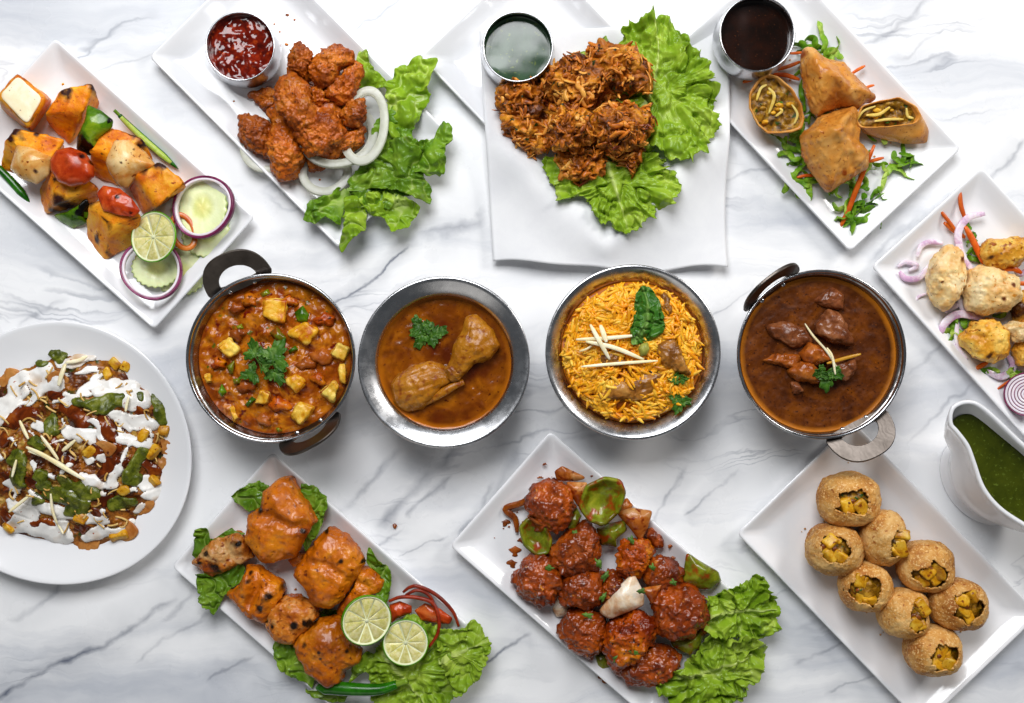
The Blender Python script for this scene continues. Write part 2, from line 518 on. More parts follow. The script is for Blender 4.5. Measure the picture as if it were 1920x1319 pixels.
def food(name, stops, scale=160, rough=0.42, h=None, hmix=0.6, char=None, spk=None, bump=0.35, bscale=700, coat=0.0, sss=0.0, trans=0.0, spec=0.5, rv=0.15, detail=5, crange=(0.30, 1.05), gam=1.32, tone=0.16):
    t = NT(name); t.gam = gam; t.gg = 0.13 if gam > 1.3 else 0.0; v = t.coords()
    col = t.ramp(t.noise(v, scale, detail, 0.65, 0.5), [(0.5 + (p - 0.5) * 0.62, c) for p, c in stops])
    if h:
        f = t.ramp(t.attr('h'), h)
        col = t.mix(hmix, col, f)
    if spk:
        for (sc, lo, hi, c) in spk:
            m = t.ramp(t.noise(v, sc, 2, 0.5), [(lo - 0.07, 0), (hi - 0.06, 1)])
            col = t.mix(m, col, c)
    if char:
        w = t.math('MULTIPLY', t.attr('c'), t.math('ADD', t.noise(v, 260, 4), 0.55))
        m = t.ramp(w, [(crange[0], 0), (crange[1], 1)])
        col = t.mix(m, col, char)
    if tone:
        oi = t.n('ShaderNodeObjectInfo'); hs = t.n('ShaderNodeHueSaturation')
        t.l(t.math('ADD', t.math('MULTIPLY', oi.outputs['Random'], tone * 2), 1 - tone), hs.inputs['Value'])
        t.l(col, hs.inputs['Color']); col = hs.outputs[0]
    t.l(col, t.b.inputs['Base Color'])
    nr = t.noise(v, scale * 2.2, 3)
    r = t.ramp(nr, [(0.3, max(0.02, rough - rv)), (0.7, min(1, rough + rv))])
    t.l(r, t.b.inputs['Roughness'])
    t.b.inputs['Specular IOR Level'].default_value = spec * 0.55
    t.b.inputs['Coat Weight'].default_value = coat * 0.5
    t.b.inputs['Coat Roughness'].default_value = 0.16
    if sss:
        t.b.inputs['Subsurface Weight'].default_value = sss
        t.b.inputs['Subsurface Radius'].default_value = (1.0, 0.6, 0.35)
        t.b.inputs['Subsurface Scale'].default_value = 0.003
    if trans:
        tr = t.n('ShaderNodeBsdfTranslucent'); t.l(col, tr.inputs[0])
        mx = t.n('ShaderNodeMixShader'); mx.inputs[0].default_value = trans
        t.l(t.b.outputs[0], mx.inputs[1]); t.l(tr.outputs[0], mx.inputs[2]); t.l(mx.outputs[0], t.out.inputs['Surface'])
    if bump: t.bump(t.noise(v, bscale, 5, 0.65), bump)
    return t.m

def m_porcelain(name='porcelain', c=(240, 240, 242)):
    t = NT(name); v = t.coords()
    t.l(t.ramp(t.noise(v, 9, 3), [(0.3, c), (0.7, tuple(x - 4 for x in c))]), t.b.inputs['Base Color'])
    t.l(t.ramp(t.noise(v, 40, 4), [(0.35, 0.10), (0.75, 0.22)]), t.b.inputs['Roughness'])
    t.b.inputs['Coat Weight'].default_value = 0.4; t.b.inputs['Coat Roughness'].default_value = 0.06
    t.bump(t.noise(v, 25, 2), 0.05, 0.001)
    return t.m
def m_steel(name, base=(214, 214, 216), rough=0.24, ring=True, ham=0.0):
    t = NT(name); v = t.coords(False)
    t.b.inputs['Metallic'].default_value = 1.0
    t.l(t.ramp(t.noise(v, 30, 5), [(0.3, base), (0.75, tuple(int(x * 0.84) for x in base))]), t.b.inputs['Base Color'])
    rf = t.ramp(t.noise(v, 90, 6, 0.7), [(0.3, rough - 0.07), (0.75, rough + 0.13)])
    t.l(rf, t.b.inputs['Roughness'])
    # circular brushing: noise stretched round the axis
    sp = t.n('ShaderNodeSeparateXYZ'); t.l(v, sp.inputs[0])
    rad = t.math('SQRT', t.math('ADD', t.math('MULTIPLY', sp.outputs[0], sp.outputs[0]), t.math('MULTIPLY', sp.outputs[1], sp.outputs[1])))
    cb = t.n('ShaderNodeCombineXYZ'); t.l(rad, cb.inputs[0]); t.l(sp.outputs[2], cb.inputs[1])
    br = t.noise(cb.outputs[0], 2600, 3, 0.6)
    if ham:
        vo = t.n('ShaderNodeTexVoronoi'); vo.inputs['Scale'].default_value = ham; t.l(v, vo.inputs['Vector'])
        t.bump(t.math('ADD', t.math('MULTIPLY', vo.outputs['Distance'], 0.8), t.math('MULTIPLY', br, 0.1)), 0.35, 0.0012)
    else: t.bump(br, 0.10, 0.0003)
    return t.m
def m_handle():
    t = NT('cast_handle_metal'); v = t.coords(False)
    t.b.inputs['Metallic'].default_value = 1.0
    t.l(t.ramp(t.noise(v, 60, 5), [(0.3, (106, 98, 92)), (0.75, (68, 62, 57))]), t.b.inputs['Base Color'])
    t.b.inputs['Roughness'].default_value = 0.40
    w = t.n('ShaderNodeTexWave', bands_direction='DIAGONAL'); w.inputs['Scale'].default_value = 110; w.inputs['Distortion'].default_value = 14; w.inputs['Detail'].default_value = 2
    t.l(v, w.inputs['Vector']); t.bump(w.outputs['Fac'], 0.07, 0.0004)
    return t.m
def m_marble(veins):
    t = NT('marble'); tc = t.n('ShaderNodeTexCoord'); v = tc.outputs['Object']
    wn = t.n('ShaderNodeTexNoise'); wn.inputs['Scale'].default_value = 9; wn.inputs['Detail'].default_value = 5; t.l(v, wn.inputs['Vector'])
    sub = t.n('ShaderNodeVectorMath', operation='SUBTRACT'); sub.inputs[1].default_value = (0.5, 0.5, 0.5); t.l(wn.outputs['Color'], sub.inputs[0])
    sc = t.n('ShaderNodeVectorMath', operation='SCALE'); sc.inputs['Scale'].default_value = 0.055; t.l(sub.outputs[0], sc.inputs[0])
    wv = t.n('ShaderNodeVectorMath', operation='ADD'); t.l(v, wv.inputs[0]); t.l(sc.outputs[0], wv.inputs[1])
    # fine wobble
    wn2 = t.n('ShaderNodeTexNoise'); wn2.inputs['Scale'].default_value = 55; wn2.inputs['Detail'].default_value = 4; t.l(v, wn2.inputs['Vector'])
    sub2 = t.n('ShaderNodeVectorMath', operation='SUBTRACT'); sub2.inputs[1].default_value = (0.5, 0.5, 0.5); t.l(wn2.outputs['Color'], sub2.inputs[0])
    sc2 = t.n('ShaderNodeVectorMath', operation='SCALE'); sc2.inputs['Scale'].default_value = 0.011; t.l(sub2.outputs[0], sc2.inputs[0])
    wv2 = t.n('ShaderNodeVectorMath', operation='ADD'); t.l(wv.outputs[0], wv2.inputs[0]); t.l(sc2.outputs[0], wv2.inputs[1])
    V = wv2.outputs[0]
    mp = t.n('ShaderNodeMapping'); mp.inputs['Rotation'].default_value = (0, 0, math.radians(-38)); mp.inputs['Scale'].default_value = (1.5, 8.5, 1)
    t.l(V, mp.inputs['Vector'])
    cloud = t.ramp(t.noise(mp.outputs[0], 1.5, 6, 0.6, 0.6), [(0.46, 0), (0.74, 1)])
    col = t.mix(cloud, (244, 244, 245), (182, 187, 197))
    # secondary thin veins, broken up
    f = t.noise(mp.outputs[0], 2.3, 4, 0.5, 1.0)
    rid = t.math('ABSOLUTE', t.math('SUBTRACT', f, 0.5))
    line = t.ramp(rid, [(0.0, 1), (0.018, 0)])
    mask = t.ramp(t.noise(v, 7, 3), [(0.50, 0), (0.66, 1)])
    col = t.mix(t.math('MULTIPLY', t.math('MULTIPLY', line, mask), 0.5), col, (120, 126, 140))
    tot = None
    brk = t.ramp(t.noise(v, 26, 4), [(0.30, 0.25), (0.62, 1)])
    for (x1, y1, x2, y2, w, dk) in veins:
        a = U((x1, y1))[0] * S; b = U((x2, y2))[0] * S
        d = b - a
        m = t.n('ShaderNodeMapping', vector_type='TEXTURE')
        m.inputs['Location'].default_value = a; m.inputs['Rotation'].default_value = (0, 0, math.atan2(d[1], d[0]))
        m.inputs['Scale'].default_value = (float(np.hypot(d[0], d[1])), w * 1.35 * S, 1)
        t.l(V, m.inputs['Vector'])
        s = t.n('ShaderNodeSeparateXYZ'); t.l(m.outputs[0], s.inputs[0])
        yy = t.math('ABSOLUTE', s.outputs[1])
        core = t.math('POWER', t.math('MAXIMUM', t.math('SUBTRACT', 1.0, yy), 0.0), 0.9)
        # one-sided soft bruise beside the line
        halo = t.math('MULTIPLY', t.math('MAXIMUM', t.math('SUBTRACT', 1.0, t.math('DIVIDE', yy, 5.5)), 0.0), 0.34)
        e = t.math('MAXIMUM', core, halo)
        xx = t.ramp(s.outputs[0], [(0.0, 0), (0.12, 1), (0.85, 1), (1.0, 0)])
        k = t.math('MULTIPLY', t.math('MULTIPLY', e, xx), dk)
        tot = k if tot is None else t.math('MAXIMUM', tot, k)
    col = t.mix(t.math('MULTIPLY', tot, brk), col, (66, 76, 98))
    t.l(col, t.b.inputs['Base Color'])
    t.b.inputs['Roughness'].default_value = 0.28
    t.l(t.ramp(t.noise(v, 30, 4), [(0.3, 0.24), (0.7, 0.36)]), t.b.inputs['Roughness'])
    return t.m

M = {}
M['porcelain'] = m_porcelain()
M['steel'] = m_steel('brushed_steel')
M['steel_rim'] = m_steel('polished_steel', (206, 207, 210), 0.17)
M['steel_ham'] = m_steel('hammered_steel', (176, 172, 170), 0.24, ham=130)
M['handle'] = m_handle()
M['paper'] = food('white_paper', [(0.3, (246, 246, 247)), (0.7, (240, 240, 242))], 30, 0.75, bump=0.12, bscale=900, trans=0.15, spec=0.2, gam=1.0, tone=0.0)
M['lettuce'] = food('lettuce_green', [(0.30, (110, 151, 32)), (0.5, (162, 195, 56)), (0.72, (204, 223, 100))], 40, 0.38, h=[(0.0, (162, 195, 50)), (0.55, (190, 215, 80)), (1.0, (234, 243, 164))], hmix=0.5, bump=0.35, bscale=300, trans=0.33, coat=0.5, gam=1.1)
M['lettuce_dark'] = food('lettuce_deep_green', [(0.30, (72, 119, 24)), (0.5, (120, 163, 38)), (0.72, (174, 205, 70))], 45, 0.36, h=[(0.0, (118, 159, 36)), (0.6, (156, 191, 62)), (1.0, (216, 231, 140))], hmix=0.5, bump=0.35, bscale=300, trans=0.33, coat=0.5, gam=1.04)
M['shred_green'] = food('shredded_lettuce_green', [(0.3, (104, 140, 36)), (0.55, (146, 176, 62)), (0.75, (196, 210, 120))], 60, 0.4, bump=0.2, trans=0.2)
M['herb'] = food('coriander_green', [(0.3, (44, 84, 20)), (0.55, (74, 118, 32)), (0.75, (108, 148, 54))], 110, 0.42, h=[(0, (66, 108, 30)), (1, (142, 172, 88))], hmix=0.4, bump=0.3, trans=0.12, gam=1.12)
M['mint'] = food('mint_green', [(0.3, (46, 94, 18)), (0.55, (76, 128, 32)), (0.75, (112, 160, 54))], 90, 0.34, h=[(0.3, (50, 112, 30)), (1, (150, 190, 96))], hmix=0.5, bump=0.2, coat=0.2, trans=0.08, gam=1)
M['paneer'] = food('grilled_paneer', [(0.28, (206, 104, 8)), (0.5, (234, 146, 18)), (0.74, (246, 182, 52))], 60, 0.4, char=(56, 18, 6), crange=(0.35, 1.15), spk=[(330, 0.70, 0.80, (160, 62, 8))], bump=0.9, bscale=380, coat=0.12, gam=1.1)
M['paneer_cut'] = food('cut_paneer', [(0.3, (246, 236, 212)), (0.7, (238, 222, 186))], 80, 0.55, spk=[(300, 0.74, 0.8, (180, 160, 130))], bump=0.3, bscale=350, gam=1.12)
M['tomato_grill'] = food('grilled_tomato', [(0.3, (176, 62, 18)), (0.55, (208, 92, 38)), (0.75, (224, 130, 66))], 70, 0.22, char=(60, 14, 8), bump=0.2, coat=0.5, gam=1.2)
M['pepper'] = food('capsicum_skin', [(0.3, (66, 92, 10)), (0.55, (106, 134, 24)), (0.75, (146, 162, 44))], 70, 0.24, char=(22, 12, 8), crange=(0.3, 0.6), bump=0.25, bscale=300, coat=0.5)
M['pepper_sauce'] = food('sauced_capsicum', [(0.3, (108, 84, 10)), (0.5, (118, 128, 26)), (0.72, (152, 152, 44))], 75, 0.22, spk=[(120, 0.60, 0.72, (150, 66, 8))], bump=0.3, bscale=300, coat=0.6, gam=1.15)
M['onion_grill'] = food('grilled_onion', [(0.3, (204, 122, 44)), (0.5, (222, 172, 112)), (0.75, (240, 216, 176))], 38, 0.22, char=(88, 34, 10), spk=[(300, 0.72, 0.77, (150, 70, 20))], bump=0.2, coat=0.4, sss=0.2)
M['onion_white'] = food('white_onion', [(0.3, (228, 229, 214)), (0.7, (242, 242, 234))], 50, 0.26, bump=0.12, coat=0.5, trans=0.5, gam=1.15)
M['onion_flesh'] = food('red_onion_flesh', [(0.3, (232, 218, 226)), (0.7, (240, 232, 236))], 60, 0.3, bump=0.15, coat=0.3, sss=0.2, gam=1.12)
M['onion_skin'] = food('red_onion_skin', [(0.3, (118, 28, 82)), (0.6, (148, 52, 110)), (0.8, (176, 100, 146))], 60, 0.3, bump=0.15, coat=0.3)
M['onion_shred'] = food('red_onion_shred', [(0.35, (206, 168, 198)), (0.5, (230, 214, 226)), (0.7, (240, 232, 238))], 70, 0.3, bump=0.15, coat=0.3, sss=0.15, gam=1.12)
M['onion_sauce'] = food('sauced_onion', [(0.3, (150, 70, 14)), (0.5, (190, 116, 46)), (0.75, (216, 172, 118))], 42, 0.24, spk=[(200, .62, .72, (140, 56, 10))], bump=0.3, coat=0.5, gam=1.2)
M['onion_stripe'] = food('onion_petal_white', [(0.35, (196, 140, 92)), (0.5, (222, 196, 166)), (0.65, (236, 222, 204))], 34, 0.24, bump=0.2, coat=0.4, sss=0.15, gam=1.12)
M['chili'] = food('green_chili_skin', [(0.3, (34, 86, 12)), (0.6, (62, 122, 24)), (0.8, (96, 150, 44))], 50, 0.2, bump=0.1, coat=0.5)
M['chili_flesh'] = food('green_chili_flesh', [(0.3, (196, 202, 120)), (0.7, (170, 188, 84))], 220, 0.35, bump=0.4, bscale=500)
M['cucumber'] = food('cucumber_flesh', [(0.3, (232, 236, 186)), (0.7, (222, 230, 164))], 90, 0.25, h=[(0.0, (226, 216, 134)), (0.3, (218, 220, 146)), (0.55, (236, 240, 200)), (0.93, (228, 236, 186)), (1.0, (168, 196, 104))], hmix=0.8, bump=0.3, bscale=250, coat=0.4, sss=0.2, gam=1.12)
M['lime_rind'] = food('lime_rind', [(0.3, (86, 138, 14)), (0.7, (132, 174, 32))], 60, 0.3, bump=0.25, bscale=900, coat=0.3)
M['lime_pith'] = food('lime_pith', [(0.3, (222, 226, 182)), (0.7, (234, 236, 204))], 80, 0.45, bump=0.2, gam=1.12)
M['lime_flesh'] = food('lime_flesh', [(0.3, (200, 194, 112)), (0.5, (220, 212, 148)), (0.75, (232, 226, 178))], 240, 0.16, bump=0.5, bscale=420, coat=0.6, sss=0.2, gam=1.12)
M['carrot'] = food('carrot_shred', [(0.3, (206, 92, 24)), (0.7, (228, 124, 50))], 90, 0.35, bump=0.2, coat=0.2)
M['red_shred'] = food('sauced_red_onion_strip', [(0.3, (128, 30, 14)), (0.7, (172, 62, 30))], 90, 0.3, bump=0.2, coat=0.3)
M['fried'] = food('fried_chicken_crust', [(0.28, (150, 70, 18)), (0.5, (198, 108, 32)), (0.72, (226, 146, 58))], 75, 0.40, h=[(0.1, (206, 122, 40)), (0.6, (190, 98, 28)), (0.95, (142, 62, 20))], hmix=0.45, spk=[(500, 0.68, 0.76, (112, 42, 12))], bump=0.8, bscale=620, coat=0.4)
M['bhaji'] = food('onion_fritter_core', [(0.3, (112, 52, 16)), (0.5, (188, 110, 34)), (0.72, (228, 160, 66))], 60, 0.42, spk=[(230, 0.68, 0.74, (54, 60, 14))], bump=0.7, bscale=500, coat=0.1)
M['bhaji_shred'] = food('fried_onion_shreds', [(0.3, (118, 54, 18)), (0.5, (206, 126, 40)), (0.72, (240, 184, 96))], 50, 0.36, spk=[(150, 0.70, 0.76, (70, 26, 10))], bump=0.4, bscale=500, coat=0.2, gam=1.2)
M['pastry'] = food('fried_pastry', [(0.28, (188, 116, 40)), (0.5, (220, 158, 76)), (0.74, (232, 188, 118))], 40, 0.34, h=[(0.1, (206, 138, 56)), (0.55, (222, 162, 82)), (0.95, (184, 104, 32))], hmix=0.4, char=(168, 84, 24), spk=[(420, 0.70, 0.78, (160, 84, 30))], bump=0.35, bscale=420, coat=0.2, gam=1.2)
M['filling'] = food('spiced_filling', [(0.28, (92, 58, 12)), (0.5, (156, 106, 30)), (0.72, (196, 150, 62))], 170, 0.4, spk=[(160, 0.68, 0.74, (64, 84, 20)), (120, 0.72, 0.78, (110, 50, 14))], bump=0.6, bscale=500, coat=0.15)
M['cabbage'] = food('cabbage_strip', [(0.3, (214, 178, 92)), (0.7, (232, 210, 140))], 70, 0.35, bump=0.2)
M['malai'] = food('cream_chicken', [(0.28, (222, 168, 92)), (0.48, (238, 208, 148)), (0.74, (246, 230, 190))], 55, 0.36, h=[(0.05, (226, 170, 96)), (0.55, (240, 214, 160)), (0.95, (222, 160, 78))], hmix=0.4, char=(118, 60, 18), spk=[(260, 0.70, 0.77, (206, 140, 50)), (500, 0.77, 0.8, (70, 40, 16))], bump=0.5, bscale=500, coat=0.2, sss=0.15, gam=1.12)
M['malai_gold'] = food('cream_chicken_golden', [(0.28, (196, 126, 38)), (0.5, (220, 160, 66)), (0.74, (236, 200, 120))], 60, 0.36, char=(96, 46, 14), spk=[(260, 0.68, 0.76, (170, 92, 22)), (500, 0.76, 0.8, (60, 34, 14))], bump=0.5, bscale=500, coat=0.2)
M['tikka'] = food('grilled_tikka', [(0.28, (146, 66, 8)), (0.5, (202, 116, 16)), (0.74, (226, 156, 48))], 42, 0.34, h=[(0.1, (204, 118, 14)), (0.6, (208, 122, 16)), (0.95, (160, 74, 8))], hmix=0.4, char=(58, 22, 8), crange=(0.35, 1.15), spk=[(240, 0.69, 0.80, (128, 48, 8))], bump=0.9, bscale=420, coat=0.8, gam=1.36)
M['tikka_pale'] = food('grilled_tikka_pale', [(0.28, (170, 84, 20)), (0.5, (204, 128, 56)), (0.72, (214, 172, 128))], 42, 0.32, char=(44, 18, 8), crange=(0.35, 1.15), spk=[(240, 0.64, 0.76, (138, 54, 10))], bump=0.9, bscale=420, coat=0.35, gam=1.33)
M['manch'] = food('saucy_fritter', [(0.28, (86, 34, 8)), (0.5, (152, 72, 16)), (0.74, (208, 116, 36))], 48, 0.30, h=[(0.05, (190, 98, 24)), (0.55, (160, 76, 18)), (0.95, (104, 38, 10))], hmix=0.5, rv=.12, spk=[(140, 0.66, 0.80, (84, 28, 8)), (210, 0.75, 0.81, (212, 146, 70))], bump=0.6, bscale=420, coat=1.0, gam=1.2)
M['manch_gold'] = food('saucy_fritter_golden', [(0.28, (140, 48, 6)), (0.5, (192, 90, 10)), (0.74, (216, 136, 24))], 45, 0.30, spk=[(330, 0.66, 0.74, (96, 28, 6))], bump=0.6, bscale=520, coat=0.4)
M['sauce_smear'] = food('brown_sauce_smear', [(0.3, (128, 56, 14)), (0.7, (176, 96, 34))], 120, 0.3, bump=0.3, coat=0.3)
M['puri'] = food('puri_shell', [(0.28, (170, 106, 42)), (0.5, (206, 150, 76)), (0.74, (226, 184, 118))], 45, 0.5, spk=[(650, 0.62, 0.72, (230, 192, 132)), (300, 0.70, 0.78, (160, 92, 34))], bump=1.0, bscale=900, coat=0.05, gam=1.06)
M['potato'] = food('spiced_potato', [(0.28, (182, 116, 12)), (0.5, (214, 158, 40)), (0.74, (230, 190, 88))], 110, 0.36, spk=[(300, 0.68, 0.76, (150, 76, 10))], bump=0.3, coat=0.2)
M['chickpea'] = food('brown_chickpea', [(0.3, (112, 52, 18)), (0.7, (160, 88, 38))], 120, 0.34, bump=0.3, coat=0.2)
M['ketchup'] = food('chili_ketchup', [(0.3, (92, 16, 6)), (0.55, (128, 30, 12)), (0.75, (156, 50, 22))], 120, 0.08, spk=[(260, 0.70, 0.76, (176, 70, 30))], bump=0.12, bscale=200, coat=0.9, rv=0.04)
M['tamarind'] = food('tamarind_sauce', [(0.3, (36, 12, 6)), (0.7, (58, 22, 12))], 80, 0.06, spk=[(600, 0.74, 0.78, (98, 52, 34))], bump=0.03, bscale=80, coat=0.8, rv=0.03)
M['chutney'] = food('mint_chutney', [(0.3, (54, 74, 58)), (0.7, (72, 92, 74))], 60, 0.10, spk=[(300, 0.70, 0.77, (112, 118, 62))], bump=0.03, bscale=80, coat=0.9, rv=0.04)  # blue-green base: the sky's reflection is put into the chutney colour
M['green_sauce'] = food('green_chutney', [(0.3, (58, 66, 8)), (0.7, (74, 82, 14))], 50, 0.22, spk=[(420, 0.68, 0.76, (92, 106, 36))], bump=0.05, bscale=200, coat=0.4, rv=0.05, gam=1.1)
def m_gravy(name, stops, edge, scale=60, rough=0.16, spk=(), bump=0.15, bscale=260, er=(0.9, 0.985), coat=0.5):
    t = NT(name); t.gam = 1.18; t.gg = 0.10; v = t.coords()
    col = t.ramp(t.noise(v, scale, 6, 0.6, 0.8), [(0.5 + (p - 0.5) * 0.7, c) for p, c in stops])
    for (sc, lo, hi, c) in spk: col = t.mix(t.ramp(t.noise(v, sc, 2), [(lo - .05, 0), (hi - .04, 1)]), col, c)
    w = t.math('ADD', t.attr('c'), t.math('MULTIPLY', t.math('SUBTRACT', t.noise(v, 50, 3), 0.5), 0.06))
    col = t.mix(t.ramp(w, [(er[0], 0), (er[1], 1)]), col, edge)
    t.l(col, t.b.inputs['Base Color'])
    t.l(t.ramp(t.noise(v, 200, 4), [(0.3, max(0.03, rough - 0.07)), (0.7, rough + 0.12)]), t.b.inputs['Roughness'])
    t.b.inputs['Coat Weight'].default_value = coat * .4; t.b.inputs['Coat Roughness'].default_value = 0.06; t.b.inputs['Specular IOR Level'].default_value = 0.22
    t.bump(t.noise(v, bscale, 5, 0.6), bump)
    return t.m
M['gravy_chicken'] = m_gravy('chicken_curry_gravy', [(0.3, (116, 54, 6)), (0.5, (142, 72, 8)), (0.72, (164, 92, 14))], (184, 104, 18), spk=[(420, 0.68, 0.75, (98, 34, 8)), (45, 0.56, 0.75, (104, 38, 6))])
M['gravy_lamb'] = m_gravy('lamb_curry_gravy', [(0.3, (84, 34, 4)), (0.5, (106, 48, 6)), (0.72, (128, 64, 10))], (190, 112, 24), spk=[(500, 0.66, 0.74, (66, 22, 8)), (640, 0.74, 0.79, (170, 90, 30)), (38, 0.68, 0.86, (126, 60, 12))], er=(0.93, 0.99), bump=0.3, bscale=520, rough=0.36, coat=0.15)
M['gravy_tomato'] = m_gravy('tomato_masala_gravy', [(0.28, (124, 46, 6)), (0.44, (164, 80, 12)), (0.58, (198, 120, 28)), (0.74, (148, 58, 10))], (158, 74, 10), 48, 0.2, spk=[(150, 0.64, 0.72, (112, 20, 8)), (110, 0.68, 0.76, (206, 128, 62)), (130, 0.70, 0.76, (92, 92, 16))], bump=0.5, bscale=300, er=(0.96, 1.0))
M['curry_chicken'] = food('curried_chicken', [(0.28, (130, 76, 10)), (0.5, (164, 102, 16)), (0.74, (190, 130, 36))], 45, 0.26, h=[(0.1, (158, 98, 14)), (0.6, (172, 108, 18)), (0.95, (132, 74, 10))], hmix=0.4, spk=[(200, .62, .75, (128, 62, 10))], bump=1.0, bscale=330, coat=0.45, sss=0.1, gam=1)
M['biryani_meat'] = food('biryani_chicken', [(0.28, (118, 74, 24)), (0.5, (158, 108, 46)), (0.74, (186, 140, 76))], 60, 0.3, bump=0.5, bscale=260, coat=0.35, gam=1.15)
M['lamb'] = food('braised_lamb', [(0.28, (100, 54, 28)), (0.5, (134, 78, 44)), (0.74, (162, 106, 68))], 80, 0.3, bump=0.6, bscale=300, coat=0.4, gam=1.12)
M['lamb_gold'] = food('braised_lamb_golden', [(0.28, (126, 60, 14)), (0.5, (160, 86, 26)), (0.74, (180, 110, 46))], 70, 0.28, bump=0.6, bscale=300, coat=0.4, gam=1.12)
M['paneer_curry'] = food('curried_paneer', [(0.30, (196, 108, 12)), (0.46, (228, 170, 50)), (0.72, (244, 216, 124))], 60, 0.32, char=(176, 72, 8), crange=(0.15, 0.7), bump=0.4, coat=0.25)
M['rice'] = food('saffron_rice', [(0.28, (222, 142, 12)), (0.5, (236, 172, 36)), (0.74, (244, 202, 84))], 45, 0.3, bump=0.05, coat=0.25, sss=0.1, gam=1.12)
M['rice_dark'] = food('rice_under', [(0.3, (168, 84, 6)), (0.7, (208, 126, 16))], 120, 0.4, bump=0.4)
M['ginger'] = food('ginger_stick', [(0.3, (236, 220, 172)), (0.7, (246, 238, 210))], 60, 0.32, bump=0.1, coat=0.2, sss=0.15, gam=1.12)
M['ginger_gold'] = food('fried_ginger_stick', [(0.3, (206, 146, 44)), (0.7, (226, 178, 84))], 60, 0.32, bump=0.1, coat=0.2)
M['cardamom'] = food('cardamom_pod', [(0.3, (146, 140, 72)), (0.7, (178, 170, 100))], 60, 0.4, bump=0.3)
M['chaat'] = food('chaat_base', [(0.25, (82, 34, 10)), (0.42, (136, 70, 24)), (0.58, (186, 118, 52)), (0.75, (112, 48, 14))], 60, 0.34, spk=[(120, 0.64, 0.7, (206, 164, 96)), (90, 0.68, 0.74, (78, 82, 24)), (140, 0.70, 0.76, (96, 34, 14))], bump=0.6, bscale=330, coat=0.25)
M['yogurt'] = food('white_yogurt', [(0.3, (230, 226, 220)), (0.7, (240, 238, 234))], 60, 0.2, spk=[(55, 0.66, 0.86, (196, 164, 128)), (420, 0.76, 0.80, (170, 80, 36))], bump=0.12, bscale=200, coat=0.4, gam=1.0, tone=0.0)
M['chaat_green'] = food('thick_green_chutney', [(0.3, (66, 74, 12)), (0.5, (94, 102, 24)), (0.72, (124, 128, 46))], 160, 0.3, bump=0.6, bscale=420, coat=0.3, gam=1.12)
M['chaat_brown'] = food('sweet_brown_sauce', [(0.3, (86, 30, 6)), (0.55, (128, 54, 14)), (0.75, (158, 84, 30))], 70, 0.14, bump=0.15, bscale=200, coat=0.6)
M['cracker'] = food('fried_cracker', [(0.3, (176, 112, 50)), (0.7, (210, 156, 92))], 70, 0.4, bump=0.4, bscale=400, coat=0.1, gam=1.2)
M['sev'] = food('crisp_noodle_strand', [(0.3, (206, 160, 96)), (0.7, (232, 200, 146))], 60, 0.4, bump=0.1)
M['tomato'] = food('tomato_piece', [(0.3, (214, 104, 40)), (0.7, (230, 144, 72))], 60, 0.24, bump=0.2, coat=0.4)

# ------------------------------------------------------------------ table
VEINS = [(-20, 1305, 345, 1120, 9, .9), (250, 1240, 420, 1140, 5, .5), (380, 1300, 480, 1240, 5, .5), (690, 985, 905, 800, 14, .62), (830, 1010, 930, 880, 5, .6),
         (620, 575, 790, 462, 3.5, .9), (780, 470, 910, 405, 10, .55), (640, 470, 780, 380, 12, .5), (760, 960, 850, 880, 6, .6),
         (560, 1000, 760, 830, 10, .45), (880, 1255, 1010, 1170, 6, .85), (1200, 1010, 1300, 850, 6, .6), (1290, 960, 1400, 880, 4, .7),
         (1330, 600, 1420, 540, 4, .5), (1340, 350, 1480, 300, 5, .5), (20, 610, 130, 540, 6, .35), (560, 660, 700, 560, 7, .3),
         (160, 150, 330, 80, 4, .4), (630, 60, 770, -10, 4, .5), (1540, 130, 1760, 20, 7, .45), (1660, 120, 1880, 40, 5, .35), (1740, 480, 1640, 560, 5, .4),
         (1700, 700, 1800, 620, 6, .4), (1600, 480, 1740, 400, 8, .55), (1480, 1240, 1600, 1180, 5, .5), (1560, 1300, 1660, 1250, 4, .45),
         (300, 1180, 470, 1010, 7, .4), (0, 1150, 120, 1080, 6, .5), (360, 720, 430, 600, 6, .3), (1020, 840, 1200, 800, 8, .4), (1720, 830, 1850, 700, 6, .45),
         (900, 940, 990, 830, 12, .4), (640, 1080, 760, 960, 5, .5), (750, 1030, 830, 985, 3, .6), (1860, 350, 1930, 280, 7, .5)]
M['marble'] = m_marble(VEINS)
tv = np.array([(-1500, -1150, -40), (1500, -1150, -40), (1500, 1150, -40), (-1500, 1150, -40), (-1500, -1150, 0), (1500, -1150, 0), (1500, 1150, 0), (-1500, 1150, 0)], float)
tf = [(3, 2, 1, 0), (4, 5, 6, 7), (0, 1, 5, 4), (1, 2, 6, 5), (2, 3, 7, 6), (3, 0, 4, 7)]
tb = obj('table', tv, tf, M['marble'], smooth=False, kind='structure')
tb.data.transform(Matrix.Translation((0, 0, -40 * S))); tb.location.z = 0

